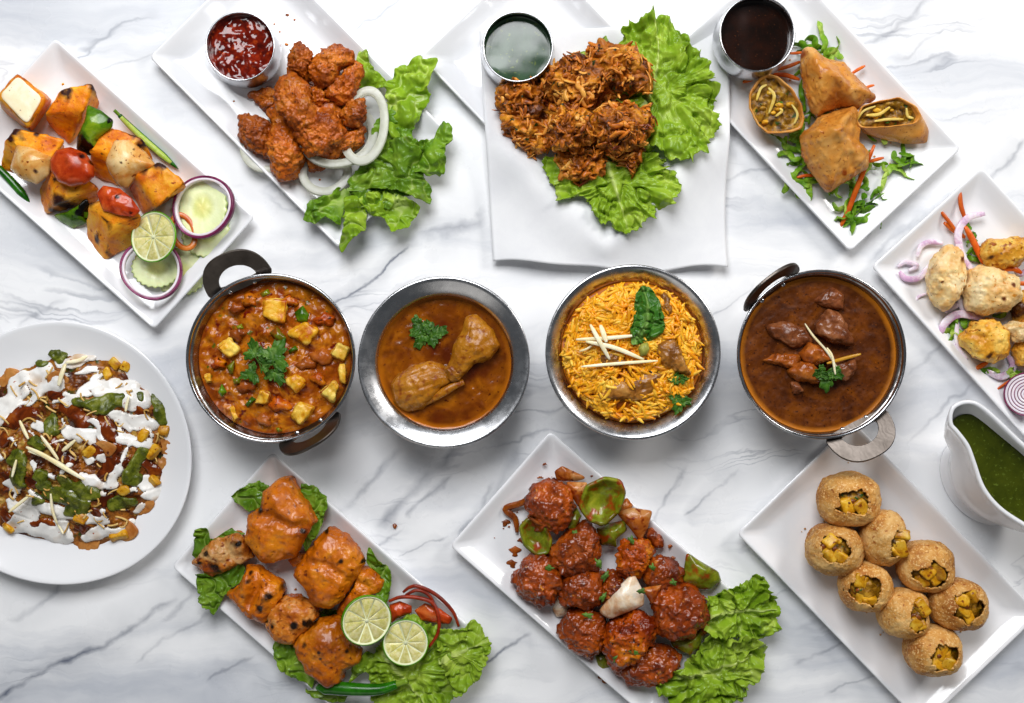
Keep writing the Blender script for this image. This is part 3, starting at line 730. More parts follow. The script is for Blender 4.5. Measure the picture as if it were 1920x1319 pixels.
# ------------------------------------------------------------------ plates
PLATE_PROF = [(62, .5, 18), (50, .5, 16), (45, 1.2, 16), (10, 19, 12), (2, 24, 11), (0, 27, 10), (.6, 29, 10), (2.6, 30, 9.5), (5.2, 29.2, 9.5), (10, 26, 10), (20, 18.6, 11), (32, 11, 13), (40, 8.2, 16), (48, 7.2, 20), (62, 6.8, 24)]
def rect_plate(corners, label):
    C = U(np.array(corners, float), 30)[:, :2]        # left, top, right, bottom
    c = C.mean(0)
    u = (C[2] - C[1]) + (C[3] - C[0]); v = (C[1] - C[0]) + (C[2] - C[3])
    a = np.linalg.norm(u) / 4; b = np.linalg.norm(v) / 4
    u = u / np.linalg.norm(u); v = v - u * (v @ u); v = v / np.linalg.norm(v)
    V = []; F = []; ks = 7; ms = 8
    for (ins, z, cr) in PLATE_PROF:
        A, B = a - ins, b - ins
        pts = []
        cs = [(A - cr, B - cr, 0), (-A + cr, B - cr, 90), (-A + cr, -B + cr, 180), (A - cr, -B + cr, 270)]
        for i, (x, y, s) in enumerate(cs):
            for k in range(ks):
                an = math.radians(s + 90 * k / (ks - 1)); pts.append((x + cr * math.cos(an), y + cr * math.sin(an)))
            nx, ny, ns = cs[(i + 1) % 4]; an = math.radians(ns)
            p0 = pts[-1]; p1 = (nx + cr * math.cos(an), ny + cr * math.sin(an))
            for k in range(1, ms): pts.append((p0[0] + (p1[0] - p0[0]) * k / ms, p0[1] + (p1[1] - p0[1]) * k / ms))
        V.append(np.array([list(c + u * x + v * y) + [z] for x, y in pts]))
    m = len(V[0]); n = len(V)
    V = np.concatenate(V)
    for i in range(n - 1):
        for j in range(m):
            k = (j + 1) % m
            F.append((i * m + j, i * m + k, (i + 1) * m + k, (i + 1) * m + j))
    V = np.concatenate([V, [[c[0], c[1], .5], [c[0], c[1], 6.8]]])
    for j in range(m):
        k = (j + 1) % m
        F.append((k, j, n * m)); F.append(((n - 1) * m + j, (n - 1) * m + k, n * m + 1))
    o = obj('serving_plate', V, F, M['porcelain'], None, None, True, label, 'plate', 'white rectangular plates')
    return c, u, v, a, b
PL = {}
PL['A'] = rect_plate([(-90, 280), (105, 73), (481, 410), (285, 616)], 'white rectangular plate holding orange paneer cubes and cucumber slices')
PL['B'] = rect_plate([(285, 112), (485, -110), (843, 250), (641, 472)], 'white rectangular plate under the fried chicken and white onion rings')
PL['C'] = rect_plate([(784, 104), (1007, -101), (1357, 265), (1135, 470)], 'white rectangular plate mostly covered by the square of white paper')
PL['D'] = rect_plate([(1248, 101), (1461, -89), (1806, 280), (1592, 471)], 'white rectangular plate holding triangular fried pastries on shredded lettuce')
PL['E'] = rect_plate([(1632, 498), (1843, 314), (2181, 690), (1971, 872)], 'white rectangular plate of creamy chicken cut by the right picture edge')
PL['F'] = rect_plate([(1379, 998), (1603, 792), (1953, 1155), (1730, 1361)], 'white rectangular plate holding round hollow puris')
PL['G'] = rect_plate([(844, 1025), (1031, 807), (1411, 1140), (1224, 1358)], 'white rectangular plate of dark red fritters with green capsicum')
PL['H'] = rect_plate([(321, 1063), (510, 848), (888, 1181), (699, 1396)], 'white rectangular plate under orange grilled tikka and two limes')

pc = U((108, 852), 36)[0]
lathe('round_plate', M['porcelain'], (pc[0], pc[1], 0), [(0, .5), (118, .5), (130, 1.5), (225, 25), (246, 32), (250, 34.5), (249.5, 36), (246, 36.2), (240, 34), (215, 23.5), (185, 15.5), (150, 11.5), (110, 10.2), (0, 10)], 160,
      wob=lambda t: -0.018 + 0.012 * np.cos(2 * t + 0.6) + 0.010 * np.cos(3 * t + 2.0), label='round white plate heaped with yogurt topped chaat', cat='plate')

# ------------------------------------------------------------------ sauce cups
def ramekin(px, py, r, label, sauce_mat, sauce_label, sauce_z, rim=84, base=7.5, seed=1, lumps=(), name='sauce_cup', sname='dipping_sauce'):
    c = U((px, py), rim)[0]; k = r / 66.0 * (H - rim) / H
    t = thing(name, (c[0], c[1], base), label, 'sauce cup', 'steel sauce cups')
    h = rim - base
    P = [(0, 0), (44, 0), (52, .04), (60, .14), (67, .30), (70, .46), (70, .60), (68, .76), (65.6, .92), (65.2, .965), (66.2, .985), (66.4, 1.0), (65, 1.012), (63.2, 1.0), (62.6, .975), (63.5, .90), (66, .74), (67.5, .58), (67, .45), (63, .30), (52, .12), (0, .05)]
    lathe('cup_body', M['steel_rim'], (c[0], c[1], base), [(a * k, b * h) for a, b in P], 96, t)
    rs = 65.2 * k
    def zf(X, Y, rr):
        p = np.stack([X, Y, 0 * X], 1)
        z = np.full(len(X), float(sauce_z))
        for i, l in enumerate(lumps): z = z + layer(p, l, seed + i * 5) * np.clip((1 - rr) * 5, 0, 1)
        return z + 2.2 * np.clip((rr - 0.94) / 0.06, 0, 1) ** 2
    disc(sname, sauce_mat, (c[0], c[1], 0), rs, zf, 50, 120, None, sauce_label, 'sauce', None, 'structure' if False else None, depth=20)
ramekin(450, 87, 65, 'round steel cup filled with chunky red ketchup', M['ketchup'], 'chunky red chili ketchup filling the steel cup', 66, seed=3, lumps=((4.4, 26, 'n'), (1.3, 9, 's')), sname='chili_ketchup')
ramekin(971, 88, 66, 'round steel cup of thin green chutney on white paper', M['chutney'], 'thin green mint chutney in the middle steel cup', 66, rim=92, base=14, seed=4, lumps=((0.5, 30, 's'),), sname='mint_chutney')
ramekin(1420, 64, 71, 'round steel cup of dark tamarind sauce cut by the top edge', M['tamarind'], 'dark brown tamarind sauce in steel cup beside pastries', 70, rim=92, seed=5, lumps=((0.5, 40, 's'),), sname='tamarind_sauce')

# ------------------------------------------------------------------ curry dishes
def handle_ring(parent, c, az, tilt, size, rim_r, z0, thick=6.0):
    a, b = 64 * size, 70 * size
    tt = np.linspace(0, math.pi, 40)
    out = np.stack([a * np.sign(np.cos(tt)) * np.abs(np.cos(tt)) ** 0.8, b * np.abs(np.sin(tt)) ** 0.85 + 1], 1)
    out = np.concatenate([out, [(-a * .8, -5), (0, -7), (a * .8, -5)]])
    hc = np.array([0, b * 0.32])
    n = 72
    th = np.arange(n) * 2 * np.pi / n
    Ro = lookR(polyR(out, hc, smooth=2), th)
    hole = np.stack([a * .56 * np.cos(tt), b * .46 * np.sin(tt) + b * 0.14], 1)
    hole = np.concatenate([hole, [(-a * .3, b * 0.12), (0, b * 0.11), (a * .3, b * 0.12)]])
    Ri = lookR(polyR(hole, hc, smooth=4), th)
    e_r = np.array([math.cos(az), math.sin(az), 0]); e_t = np.array([-math.sin(az), math.cos(az), 0]); e_z = np.array([0, 0, 1.])
    d = math.cos(tilt) * e_r + math.sin(tilt) * e_z; nn = np.cross(e_t, d)
    org = np.array([c[0], c[1], 0]) + e_r * rim_r + e_z * z0
    rings = []
    for (f, off) in ((0.02, -thick / 2), (0.0, -thick / 2 + 1.5), (0.0, thick / 2 - 1.5), (0.05, thick / 2), (0.12, thick / 2), (0.5, thick / 2), (0.88, thick / 2), (0.95, thick / 2), (1.0, thick / 2 - 1.5), (1.0, -thick / 2 + 1.5), (0.97, -thick / 2)):
        R = Ri * (1 - f) + Ro * f
        p = hc + np.stack([R * np.cos(th), R * np.sin(th)], 1)
        rings.append(org + p[:, :1] * e_t + p[:, 1:] * d + nn * off)
    V = np.concatenate(rings); m = len(rings); F = []
    for i in range(m):
        k = (i + 1) % m
        for j in range(n):
            l = (j + 1) % n
            F.append((i * n + j, i * n + l, k * n + l, k * n + j))
    return obj('handle', V, F, M['handle'], parent, smooth=False)
def karahi(px, py, rim, label, handles):
    c = U((px, py), rim)[0]
    t = thing('curry_bowl', (c[0], c[1], 0), label, 'bowl', 'two handled steel bowls')
    k = rim / 113.0; g = 0.934
    sc = lambda P: [(r * g, z) for r, z in P]
    lathe('bowl_body', M['steel_ham'], (c[0], c[1], 0), sc([(0, 1), (70, 1), (105, 12 * k), (138, 50 * k), (153, 90 * k), (157, 106 * k), (156, 107 * k), (151, 92 * k), (134, 52 * k), (100, 17 * k), (0, 8)]), 120, t)
    lathe('rim', M['steel_rim'], (c[0], c[1], 0), sc([(154.5, 105 * k), (157, 104 * k), (160, 108 * k), (161, 111 * k), (160, 113.4 * k), (157.5, 114 * k), (155, 112 * k), (154.2, 108 * k), (154.5, 105 * k)]), 120, t)
    for (az, tilt, size) in handles:
        az = math.radians(az)
        hd = handle_ring(t, c, az, math.radians(tilt), size * .96, 152 * g, 98 * k)
        for s in (-0.17, 0.17):
            p = np.array([c[0] + 150.5 * g * math.cos(az + s), c[1] + 150.5 * g * math.sin(az + s), 96 * k])
            D, F = ico(3)
            obj('rivet', p + D * np.array([5, 5, 4]), F, M['steel_rim'], hd)
    return c
def handi(px, py, r, rim, label):
    c = U((px, py), rim)[0]; k = r / 161.0
    t = thing('curry_pot', (c[0], c[1], 0), label, 'pot', 'flanged steel pots')
    h = rim / 108.0
    lathe('pot_body', M['steel'], (c[0], c[1], 0), [(r_ * .94, z_) for r_, z_ in ([(0, 1), (80, 1), (118, 18), (134, 46), (133, 76), (129.5, 90), (133, 91.5), (148, 96), (158, 102), (161.5, 105), (162.4, 107), (161, 108.6), (158, 108.6), (153, 106.5), (143, 102), (133, 97), (128.5, 92.5), (127, 88), (128, 76), (130, 48), (110, 20), (0, 8)] if k == 1 else [(a * k, b * h) for a, b in [(0, 1), (80, 1), (118, 18), (134, 46), (136, 76), (135, 86), (138, 88), (150, 95), (158, 102), (161.5, 105), (162.4, 107), (161, 108.6), (158, 108.6), (153, 106), (145, 100), (137, 93), (133.5, 88), (132, 84), (132, 70), (130, 48), (110, 20), (0, 8)]])], 140, t)
    return c
cJ = karahi(507, 672, 113, 'two handled steel bowl of chunky paneer curry beside the round plate', [(113, 34, 1.0), (-62, 62, 1.0)])
cK = handi(832, 680, 161, 108, 'wide rimmed steel pot of brown gravy with chicken legs')
cL = handi(1187, 661, 164, 110, 'wide rimmed steel pot of yellow biryani rice')
cM = karahi(1541, 665, 113, 'two handled steel bowl of dark brown lamb curry', [(127, 66, 1.0), (-63, 30, 1.0)])

# ------------------------------------------------------------------ garnish builders
def frame(normal):
    n = np.asarray(normal, float); n /= np.linalg.norm(n)
    a = np.cross([0, 1, 0.], n); a /= np.linalg.norm(a)
    return np.stack([a, np.cross(n, a), n], 1)
def local(name, V, F, mat, parent, Mx, org, attrs=None):
    return obj(name, np.asarray(V, float) @ Mx.T + org, F, mat, parent, attrs)
def lathe_local(prof, n=48, close=False):
    th = np.arange(n) * 2 * np.pi / n; V = []; F = []
    for r, z in prof: V += [(max(r, 1e-3) * math.cos(t), max(r, 1e-3) * math.sin(t), z) for t in th]
    m = len(prof)
    for i in range(m if close else m - 1):
        k = (i + 1) % m
        for j in range(n):
            l = (j + 1) % n
            F.append((i * n + j, i * n + l, k * n + l, k * n + j))
    return V, F
def lime(px, py, z, r, normal, depth, label, group=None, segs=10, name='lime_slice'):
    org = U((px, py), z)[0]; Mx = frame(normal)
    t = thing(name, (org[0], org[1], z - depth), label, 'lime', 'cut limes')
    prof = [(0, -depth), (r * .55, -depth * .96), (r * .85, -depth * .7), (r * .99, -depth * .25), (r, -1.0), (r - .6, 0.2), (r - 2.2, 0.3), (r - 2.4, -1.5)]
    V, F = lathe_local(prof); local('rind', V, F, M['lime_rind'], t, Mx, org)
    V, F = lathe_local([(r - 2.2, 0.25), (r - 4.6, 0.1), (r - 5, -1.2), (0, -1.2)]); pith = local('pith', V, F, M['lime_pith'], t, Mx, org)
    V, F = lathe_local([(3.2, -1), (3.0, 0.5), (1.5, .9), (0, .9)], 14); local('core', V, F, M['lime_pith'], t, Mx, org)
    for k in range(segs):
        a0 = 2 * math.pi * k / segs + 0.05 * math.sin(k * 5); w = 2 * math.pi / segs
        R = r - 5.0; ro = R - 0.4; ri = 3.6
        n1, n2 = 9, 7; V = []; F = []
        for i in range(n1):
            f = i / (n1 - 1); rad = ri + (ro - ri) * f
            gap = 0.75 / max(rad, 4)
            for j in range(n2):
                g = j / (n2 - 1); a = a0 + gap + (w - 2 * gap) * g
                e = min(f, 1 - f) * 5; e2 = min(g, 1 - g) * 5
                V.append((rad * math.cos(a), rad * math.sin(a), -1.4 + 1.7 * min(1, e + .25) * min(1, e2 + .2)))
        for i in range(n1 - 1):
            for j in range(n2 - 1): F.append((i * n2 + j, (i + 1) * n2 + j, (i + 1) * n2 + j + 1, i * n2 + j + 1))
        local('segment', V, F, M['lime_flesh'], pith, Mx, org)
    return t
def onion_ring(px, py, z, rx, ry, w, hgt, normal, label, group, rot=0, flesh='onion_flesh', skin='onion_skin', seed=0, cat='onion ring', name='onion_ring'):
    org = U((px, py), z)[0]; Mx = frame(normal)
    t = thing(name, (org[0], org[1], z - hgt / 2), label, cat, group)
    th = np.arange(72) * 2 * np.pi / 72
    wob = 1 + 0.025 * np.sin(2 * th + seed) + 0.02 * np.sin(3 * th + 2 * seed)
    def ring(r0, r1, h, nm, mt):
        V = []; F = []
        prof = [(r1, -h / 2), (r1 + .4, 0), (r1, h / 2), (r1 - 1, h / 2 + .5), (r0 + 1, h / 2 + .5), (r0, h / 2), (r0 - .2, 0), (r0, -h / 2)]
        for d, zz in prof:
            x = (rx - d) * wob * np.cos(th); y = (ry - d) * wob * np.sin(th)
            c, s = math.cos(rot), math.sin(rot)
            V += list(zip(x * c - y * s, x * s + y * c, zz + 1.2 * np.sin(2 * th + seed * 2)))
        m = len(prof); n = 72
        for i in range(m):
            k = (i + 1) % m
            for j in range(n):
                l = (j + 1) % n
                F.append((i * n + j, k * n + j, k * n + l, i * n + l))
        local(nm, V, F, mt, t, Mx, org)
    if skin:
        ring(0, 4.2, hgt, 'skin', M[skin]); ring(4.2, w, hgt * .92, 'flesh', M[flesh])
    else:
        ring(0, w * .86, hgt, 'outer_layer', M[flesh]); ring(w * .86, w, hgt * .5, 'inner_layer', M[flesh])
    return t
def cucumber(px, py, z, rx, ry, normal, label, seed=0, hgt=6):
    org = U((px, py), z)[0]; Mx = frame(normal)
    nt, nr = 144, 12
    th = np.arange(nt) * 2 * np.pi / nt
    V = [(0, 0, 0)]
    for i in range(1, nr + 1):
        f = i / nr
        sc = 1 + 0.035 * np.cos(th * 24 + seed) * f ** 6
        x = rx * f * sc * np.cos(th); y = ry * f * sc * np.sin(th)
        V += list(zip(x, y, 0.5 * np.sin(th * 6 + seed) * np.where(f < .55, f, 0) - (0.8 if f > .97 else 0) - (0.9 if .2 < f < .5 else 0)))
    V = np.array(V); V[:, 2] += 0.5 * fbm(V / 9.0, seed)
    F = polar_faces(nr, nt)
    r = np.concatenate([[0], np.repeat(np.arange(1, nr + 1) / nr, nt)])
    V2, F2 = thicken(V, F, hgt, [1 + (nr - 1) * nt + j for j in range(nt)])
    r2 = np.concatenate([r, r * 0 + 1])
    return obj('cucumber_slice', V2 @ Mx.T + org, F2, M['cucumber'], None, {'h': r2, 'c': r2}, True, label, 'cucumber', 'cucumber slices')
def chili(P, z, r, label, cut=False, group='green chilies'):
    pa = path_u(P, z, 36)
    t = thing('green_chili', (pa[:, 0].mean(), pa[:, 1].mean(), pa[:, 2].min() - r), label, 'chili', group)
    u = np.linspace(0, 1, 36)
    sc = np.clip(np.minimum((1 - u) * 5, 1) ** .6 * (0.62 + 0.38 * np.sin(np.clip(u * 2.2, 0, 1.57))), 0.06, 1)
    V, F = sweepV(pa, circ(r, 12), sc[::-1] if False else sc)
    obj('pod', V, F, M['chili'], t)
    if cut:
        pb = pa.copy(); pb[:, 2] += r * 0.62
        V, F = sweepV(pb[2:-3], circ(r * .78, 10, r * .45), sc[2:-3]); obj('cut_flesh', V, F, M['chili_flesh'], t)
    d = pa[0] - pa[2]; d /= np.linalg.norm(d)
    st = np.array([pa[0] - d * r * .3, pa[0] + d * r * .8, pa[0] + d * r * 1.6 + np.array([0, 0, 1.5])])
    V, F = sweepV(curve(st, 8), circ(r * .45, 8)); obj('stem', V, F, M['lettuce_dark'], t)
    return t
def fan_leaf(px, py, r, ang, z, seed, lobes=3, label=None, parent=None, name='leaflet', mat='herb', tilt=6):
    th = np.linspace(-2.45, 2.45, 150)
    R = r * (0.72 + 0.20 * np.cos(lobes * th * 1.18) + 0.085 * np.cos(th * 13 + seed) + 0.03 * np.cos(th * 29)) * (1 - 0.10 * np.abs(th))
    a = math.radians(ang)
    P = np.stack([px + R * np.cos(th + a), py - R * np.sin(th + a)], 1)
    P = np.concatenate([P, [(px - r * .22 * math.cos(a), py + r * .22 * math.sin(a))]])
    return leaf(name, M[mat], P, z, ruf=tilt, wl=r * .55, crink=1.1, cwl=r * .38, seed=seed, nr=14, nt=200, jag=0.0, zmin=z - 12, parent=parent, label=None, centre=(px, py), t=0.8)
def coriander(spec, z, label, group='coriander sprigs', stems=(), name='coriander_sprig'):
    x = np.mean([s[0] for s in spec]); y = np.mean([s[1] for s in spec])
    t = thing(name, U((x, y), z - 4)[0], label, 'herb', group)
    for i, (px, py, r, ang, dz) in enumerate(spec): fan_leaf(px, py, r, ang, z + dz, 11 * i + int(px), parent=t)
    for st in stems:
        V, F = sweepV(path_u(st, z + 1, 14), circ(1.4, 6)); obj('stem', V, F, M['herb'], t)
    return t
def stick(name, mat, P, z, w, label, cat, group, h=None, taper=.5, n=14):
    return strip(name, M[mat], P, z, w, h or w * .7, None, label, cat, group, n=n, taper=taper)

# ------------------------------------------------------------------ grilled paneer plate
TK = dict(n=10, rnd=9, lay=((2.0, 24, 'n'), (0.8, 6, 'n')))
def paneer_cube(top, bot, zt, zb, seed, label, char=(), mat='paneer'):
    gr_ = lambda a: a.mean(0) + (a - a.mean(0)) * 1.09
    V, F, at = hexaV(gr_(q('A', top)), zt, gr_(q('A', bot)), zb, n=14, rnd=11, lay=((2.2, 26, 'n'), (1.0, 7, 'n')), seed=seed, char=[(q('A', '%g,%g' % (x, y))[0][0], q('A', '%g,%g' % (x, y))[0][1], r) for x, y, r in char])
    return obj('paneer_cube', V, F, M[mat], None, at, True, label, 'paneer', 'grilled paneer cubes')
pw = paneer_cube('-8,290 72,200 190,300 114,420', '12,350 90,235 217,312 132,442', 76, 8, 1, 'paneer cube showing its white cut face near the left edge')
hexa('cut_face', M['paneer_cut'], q('A', '-6,290 74,204 180,300 114,416'), 79.0, q('A', '2,292 76,212 172,302 114,406'), 68, pw, n=10, rnd=7, lay=((0.8, 14, 'n'),), seed=4)
paneer_cube('195,362 258,262 385,238 352,352', '205,405 262,312 418,335 288,505', 74, 8, 2, 'topmost orange paneer cube beside the dark charred capsicum', [(270, 262, 16), (390, 250, 14)])
paneer_cube('28,475 70,428 262,470 212,560', '6,600 60,452 268,505 185,645', 66, 8, 3, 'orange paneer cube under the left grilled onion petal', [(66, 436, 16), (40, 470, 12), (150, 450, 9)])
paneer_cube('375,512 460,425 595,468 520,562', '392,628 470,440 642,572 492,668', 66, 8, 4, 'orange paneer cube in the middle beneath a grilled onion petal', [(590, 480, 12), (565, 455, 10)])
paneer_cube('214,602 300,598 412,668 238,738', '166,690 230,602 402,742 182,790', 58, 8, 5, 'orange paneer cube with blackened edge beneath the round grilled tomato', [(230, 640, 9), (235, 732, 16), (320, 745, 13), (190, 770, 16)])
paneer_cube('572,622 672,570 772,655 664,752', '546,684 640,602 770,692 598,788', 70, 8, 6, 'orange paneer cube next to the upper purple onion ring', [(655, 575, 17), (685, 585, 12), (600, 600, 10), (690, 745, 10)])
paneer_cube('372,742 472,832 597,792 500,700', '364,884 438,984 562,914 480,800', 70, 8, 7, 'orange paneer cube lowest in the pile beside the lime', [(438, 975, 14), (460, 840, 8), (380, 740, 12), (372, 880, 10)])

def zdome(z, hgt, sx=0.0, sy=0.0): return lambda r, x, y: z + hgt * (1 - r ** 2.2) + sx * x + sy * y
def zbowl(z, hgt, sx=0.0, sy=0.0): return lambda r, x, y: z + hgt * r ** 2.2 + sx * x + sy * y
blob('grilled_tomato', M['tomato_grill'], q('A', '213,560 240,520 300,507 360,530 392,580 395,630 360,660 300,672 250,652 220,612'), 56, 98, None, 'round glossy grilled tomato half in the middle of the paneer', 'tomato', 'grilled tomatoes', n=2.2, lvl=5, lay=((1.6, 30, 's'),), seed=3, char=[(150, 292, 7), (165, 300, 6)])
sheet('grilled_tomato', M['tomato_grill'], q('A', '402,700 430,665 500,678 550,718 587,772 560,799 500,792 430,772'), zdome(76, 9), 6, None, 'flat wrinkled grilled tomato piece above the lowest paneer cube', 'tomato', 'grilled tomatoes', z0=78, lay=((2.0, 12, 'n'),), seed=5, char=[(221, 370, 5), (245, 400, 4)])
sheet('capsicum_piece', M['pepper'], q('A', '296,505 305,450 345,395 362,325 420,350 470,390 462,420 400,462 380,520 350,532'), zdome(66, 20, 0.1, .25), 6, None, 'green capsicum with blackened skin on the paneer', 'capsicum', 'capsicum pieces', z0=80, lay=((1.2, 18, 's'),), seed=2, char=[(140, 265, 17), (150, 270, 16), (162, 278, 11), (205, 224, 5), (152, 205, 6)])
sheet('capsicum_piece', M['pepper'], q('A', '210,785 300,770 370,718 380,758 352,822 290,842 240,815'), zdome(22, 16, .1, .4), 5, None, 'green capsicum strip below the blackened paneer cube', 'capsicum', 'capsicum pieces', z0=30, seed=6, char=[(160, 388, 12), (152, 400, 9)])
sheet('onion_petal', M['onion_grill'], q('A', '28,592 60,490 120,500 212,545 196,622 140,658 70,632'), zdome(62, 18, .05, .1), 4, None, 'translucent grilled onion petal near the left edge', 'onion', 'grilled onion petals', z0=72, lay=((.8, 20, 's'),), seed=7, char=[(68, 322, 5), (92, 300, 2)])
sheet('onion_petal', M['onion_grill'], q('A', '428,562 470,472 530,468 600,520 642,577 562,620 515,675 480,662 440,600'), zdome(62, 26, -.05, .1), 4, None, 'translucent grilled onion petal in the middle of the paneer', 'onion', 'grilled onion petals', z0=78, lay=((.8, 20, 's'),), seed=8, char=[(231, 307, 4), (250, 280, 3)])
chili(q('A', '500,372 560,432 640,505 748,598'), [36, 24, 20, 18], 7.0, 'split green chili lying along the upper rim of the paneer plate', True)
chili(q('A', '-40,560 10,610 65,668 125,738'), [24, 20, 18, 18], 8.0, 'whole green chili at the left edge of the picture')
cucumber(*q('A', '862,868')[0], 16, 46, 44, (-.05, .05, 1), 'ridged cucumber slice under the right end of the purple onion ring', 2)
cucumber(*q('A', '752,1030')[0], 13, 50, 44, (0.05, -.03, 1), 'ridged cucumber slice nearest the bottom corner of the paneer plate', 4)
cucumber(*q('A', '655,1010')[0], 21, 46, 38, (0, .08, 1), 'ridged cucumber slice under the lime', 1)
cucumber(*q('A', '848,758')[0], 27, 47, 55, (-.1, .12, 1), 'ridged cucumber slice framed by the upper purple onion ring', 3)
onion_ring(*q('A', '768,862')[0], 30, 24, 38, 10, 6, (.1, .1, 1), 'orange tomato ring between the lime and the purple onion ring', None, 0.3, 'tomato', None, 2, 'tomato', 'tomato_ring')
onion_ring(*q('A', '853,756')[0], 40, 58, 59, 8.5, 11, (-.14, .10, 1), 'purple edged onion ring standing on the upper cucumber slice', 'purple onion rings', .4, seed=1)
onion_ring(*q('A', '636,1020')[0], 36, 55, 57, 8.5, 11, (.12, .12, 1), 'purple edged onion ring at the bottom of the paneer plate', 'purple onion rings', .2, seed=3)
lime(*q('A', '642,882')[0], 58, 47, (-.28, .05, 1), 14, 'round lime slice on the paneer plate between onion rings')

# ------------------------------------------------------------------ fried chicken plate
FR = dict(n=2.3, lvl=6, lay=((5.0, 26, 'n'), (2.2, 14, 'r'), (2.6, 8, 'b'), (1.0, 3.5, 'n')), smooth=5)
fc = [('fried_chicken_piece', '715,290 760,228 822,262 832,320 800,350 800,412 755,405 703,375', 40, 92, 'fried chicken strip with the pointed top of the pile'),
      ('fried_chicken_piece', '790,332 860,290 940,232 1028,265 1032,322 960,352 930,425 880,452 840,422 800,372', 34, 86, 'fried chicken piece at the upper right of the pile'),
      ('fried_chicken_piece', '876,482 930,420 985,350 1060,318 1080,370 1062,425 1005,525 970,532 900,505', 26, 72, 'smooth fried chicken piece touching the small lettuce leaf'),
      ('fried_chicken_piece', '640,482 660,398 720,380 790,430 822,520 862,600 872,660 780,692 740,662 690,602 650,552', 52, 106, 'large knobbly fried chicken piece on top in the middle'),
      ('fried_chicken_piece', '745,682 850,560 920,578 982,650 982,712 880,782 800,788 775,742', 44, 94, 'fried chicken piece lying below the middle of the pile'),
      ('fried_chicken_piece', '515,485 600,448 655,462 645,548 580,558', 10, 46, 'small dark fried chicken crumb beside the ketchup cup'),
      ('fried_chicken_piece', '458,590 530,588 612,618 645,690 622,792 590,802 520,762 463,702', 14, 62, 'leftmost fried chicken piece resting by the white onion arc'),
      ('fried_chicken_piece', '608,722 640,640 700,628 752,700 780,820 742,892 670,918 623,862', 18, 78, 'oval fried chicken piece lowest in the pile'),
      ('fried_chicken_piece', '968,582 1030,508 1092,498 1102,580 1052,642 980,632', 34, 78, 'fried chicken nub beside the upright white onion ring'),
      ('fried_chicken_piece', '858,792 960,680 1085,638 1078,722 1000,782 920,808', 26, 66, 'fried chicken strip along the curve of the white onion ring'),
      ('fried_chicken_piece', '785,802 892,798 885,852 820,860', 10, 42, 'dark fried chicken scrap under the bottom of the pile'),
      ('fried_chicken_piece', '795,472 850,442 908,520 885,562 820,542', 30, 70, 'fried chicken piece sunk in the hollow of the pile')]
for i, (n, P, zb, zt, lb) in enumerate(fc):
    blob(n, M['fried'], q('B', P), zb if zb > 20 else 8, zt, None, lb, 'fried chicken', 'fried chicken pieces', seed=40 + i, **FR)
blob('fried_chicken_piece', M['fried'], q('B', '600,560 760,420 900,440 1000,560 980,720 820,790 680,760'), 8, 60, None, 'fried chicken piece hidden at the bottom of the pile', 'fried chicken', 'fried chicken pieces', seed=60, **FR)
onion_ring(*q('B', '602,742')[0], 20, 49, 53, 14, 6, (0.1, 0.1, 1), 'white onion arc peeping out left of the fried chicken', 'white onion rings', -.6, 'onion_white', None, 1, name='onion_ring')
onion_ring(*q('B', '950,672')[0], 40, 71, 72, 16, 6.5, (.05, .25, 1), 'white onion ring curving round the lower right of the fried chicken', 'white onion rings', .5, 'onion_white', None, 2)
onion_ring(*q('B', '885,868')[0], 28, 50, 46, 16, 6, (.1, .25, 1), 'white onion ring below the fried chicken pile', 'white onion rings', .2, 'onion_white', None, 4)
onion_ring(*q('B', '1085,640')[0], 52, 46, 72, 16, 6.5, (-.1, .1, 1), 'white onion ring standing between fried chicken and lettuce', 'white onion rings', -.12, 'onion_white', None, 5)
LB = [('1000,930 1110,800 1250,730 1350,800 1345,950 1210,1060 1050,1040', 36, 9, 'flat lettuce leaf at the bottom of the salad under the crumpled ones'),
      ('1120,700 1150,600 1230,540 1340,620 1330,740 1220,800 1140,780', 34, 9, 'lettuce leaf just right of the upright white onion ring'),
      ('1050,270 1075,245 1108,262 1112,322 1205,432 1150,455 1050,445', 30, 7, 'small lettuce leaf above the white onion rings'),
      ('1190,425 1262,350 1340,290 1382,310 1445,315 1405,430 1412,500 1360,600 1330,652 1290,702 1240,742 1205,640', 40, 13, 'upright lettuce leaf at the upper right of the fried chicken'),
      ('1480,588 1532,640 1545,705 1500,722 1495,800 1490,872 1420,892 1330,872 1285,800 1340,740 1420,690 1450,620', 44, 16, 'frilly lettuce leaf hanging over the right corner of the chicken plate'),
      ('1195,742 1330,688 1402,740 1362,830 1425,960 1412,1035 1340,1002 1250,962 1100,952 985,945 1090,880', 46, 15, 'crumpled lettuce leaf in the middle below the white onion rings'),
      ('1055,1012 1150,958 1280,1000 1372,1050 1312,1142 1213,1172 1190,1102 1120,1092', 36, 15, 'lettuce leaf drooping over the lower right edge of the chicken plate'),
      ('783,1112 820,1008 900,988 960,948 1062,958 1105,1042 980,1062 962,1142 905,1092 840,1132', 34, 12, 'lettuce leaf at the left of the salad below the fried chicken'),
      ('985,1002 1050,988 1092,1070 1098,1152 1040,1202 978,1268 958,1232 985,1120', 46, 10, 'narrow lettuce tip pointing at the bottom corner of the chicken plate')]
for i, (P, z, rf, lb) in enumerate(LB):
    leaf('lettuce_leaf', M['lettuce' if i in (2, 3, 6, 8) else 'lettuce_dark'], q('B', P), z, ruf=rf, wl=24, crink=4.6, cwl=30, seed=70 + i * 3, zmin=32 if i not in (2,) else 12, fold=(None if i < 2 else (lambda x, y, rr, i=i: 7 * np.sin((x * math.cos(i * 1.3) + y * math.sin(i * 1.3)) / 11.0 + 2 * vnoise(np.stack([x / 30, y / 30, 0 * x], 1), i)))), label=lb, cat='lettuce', group='lettuce leaves', jag=.07)

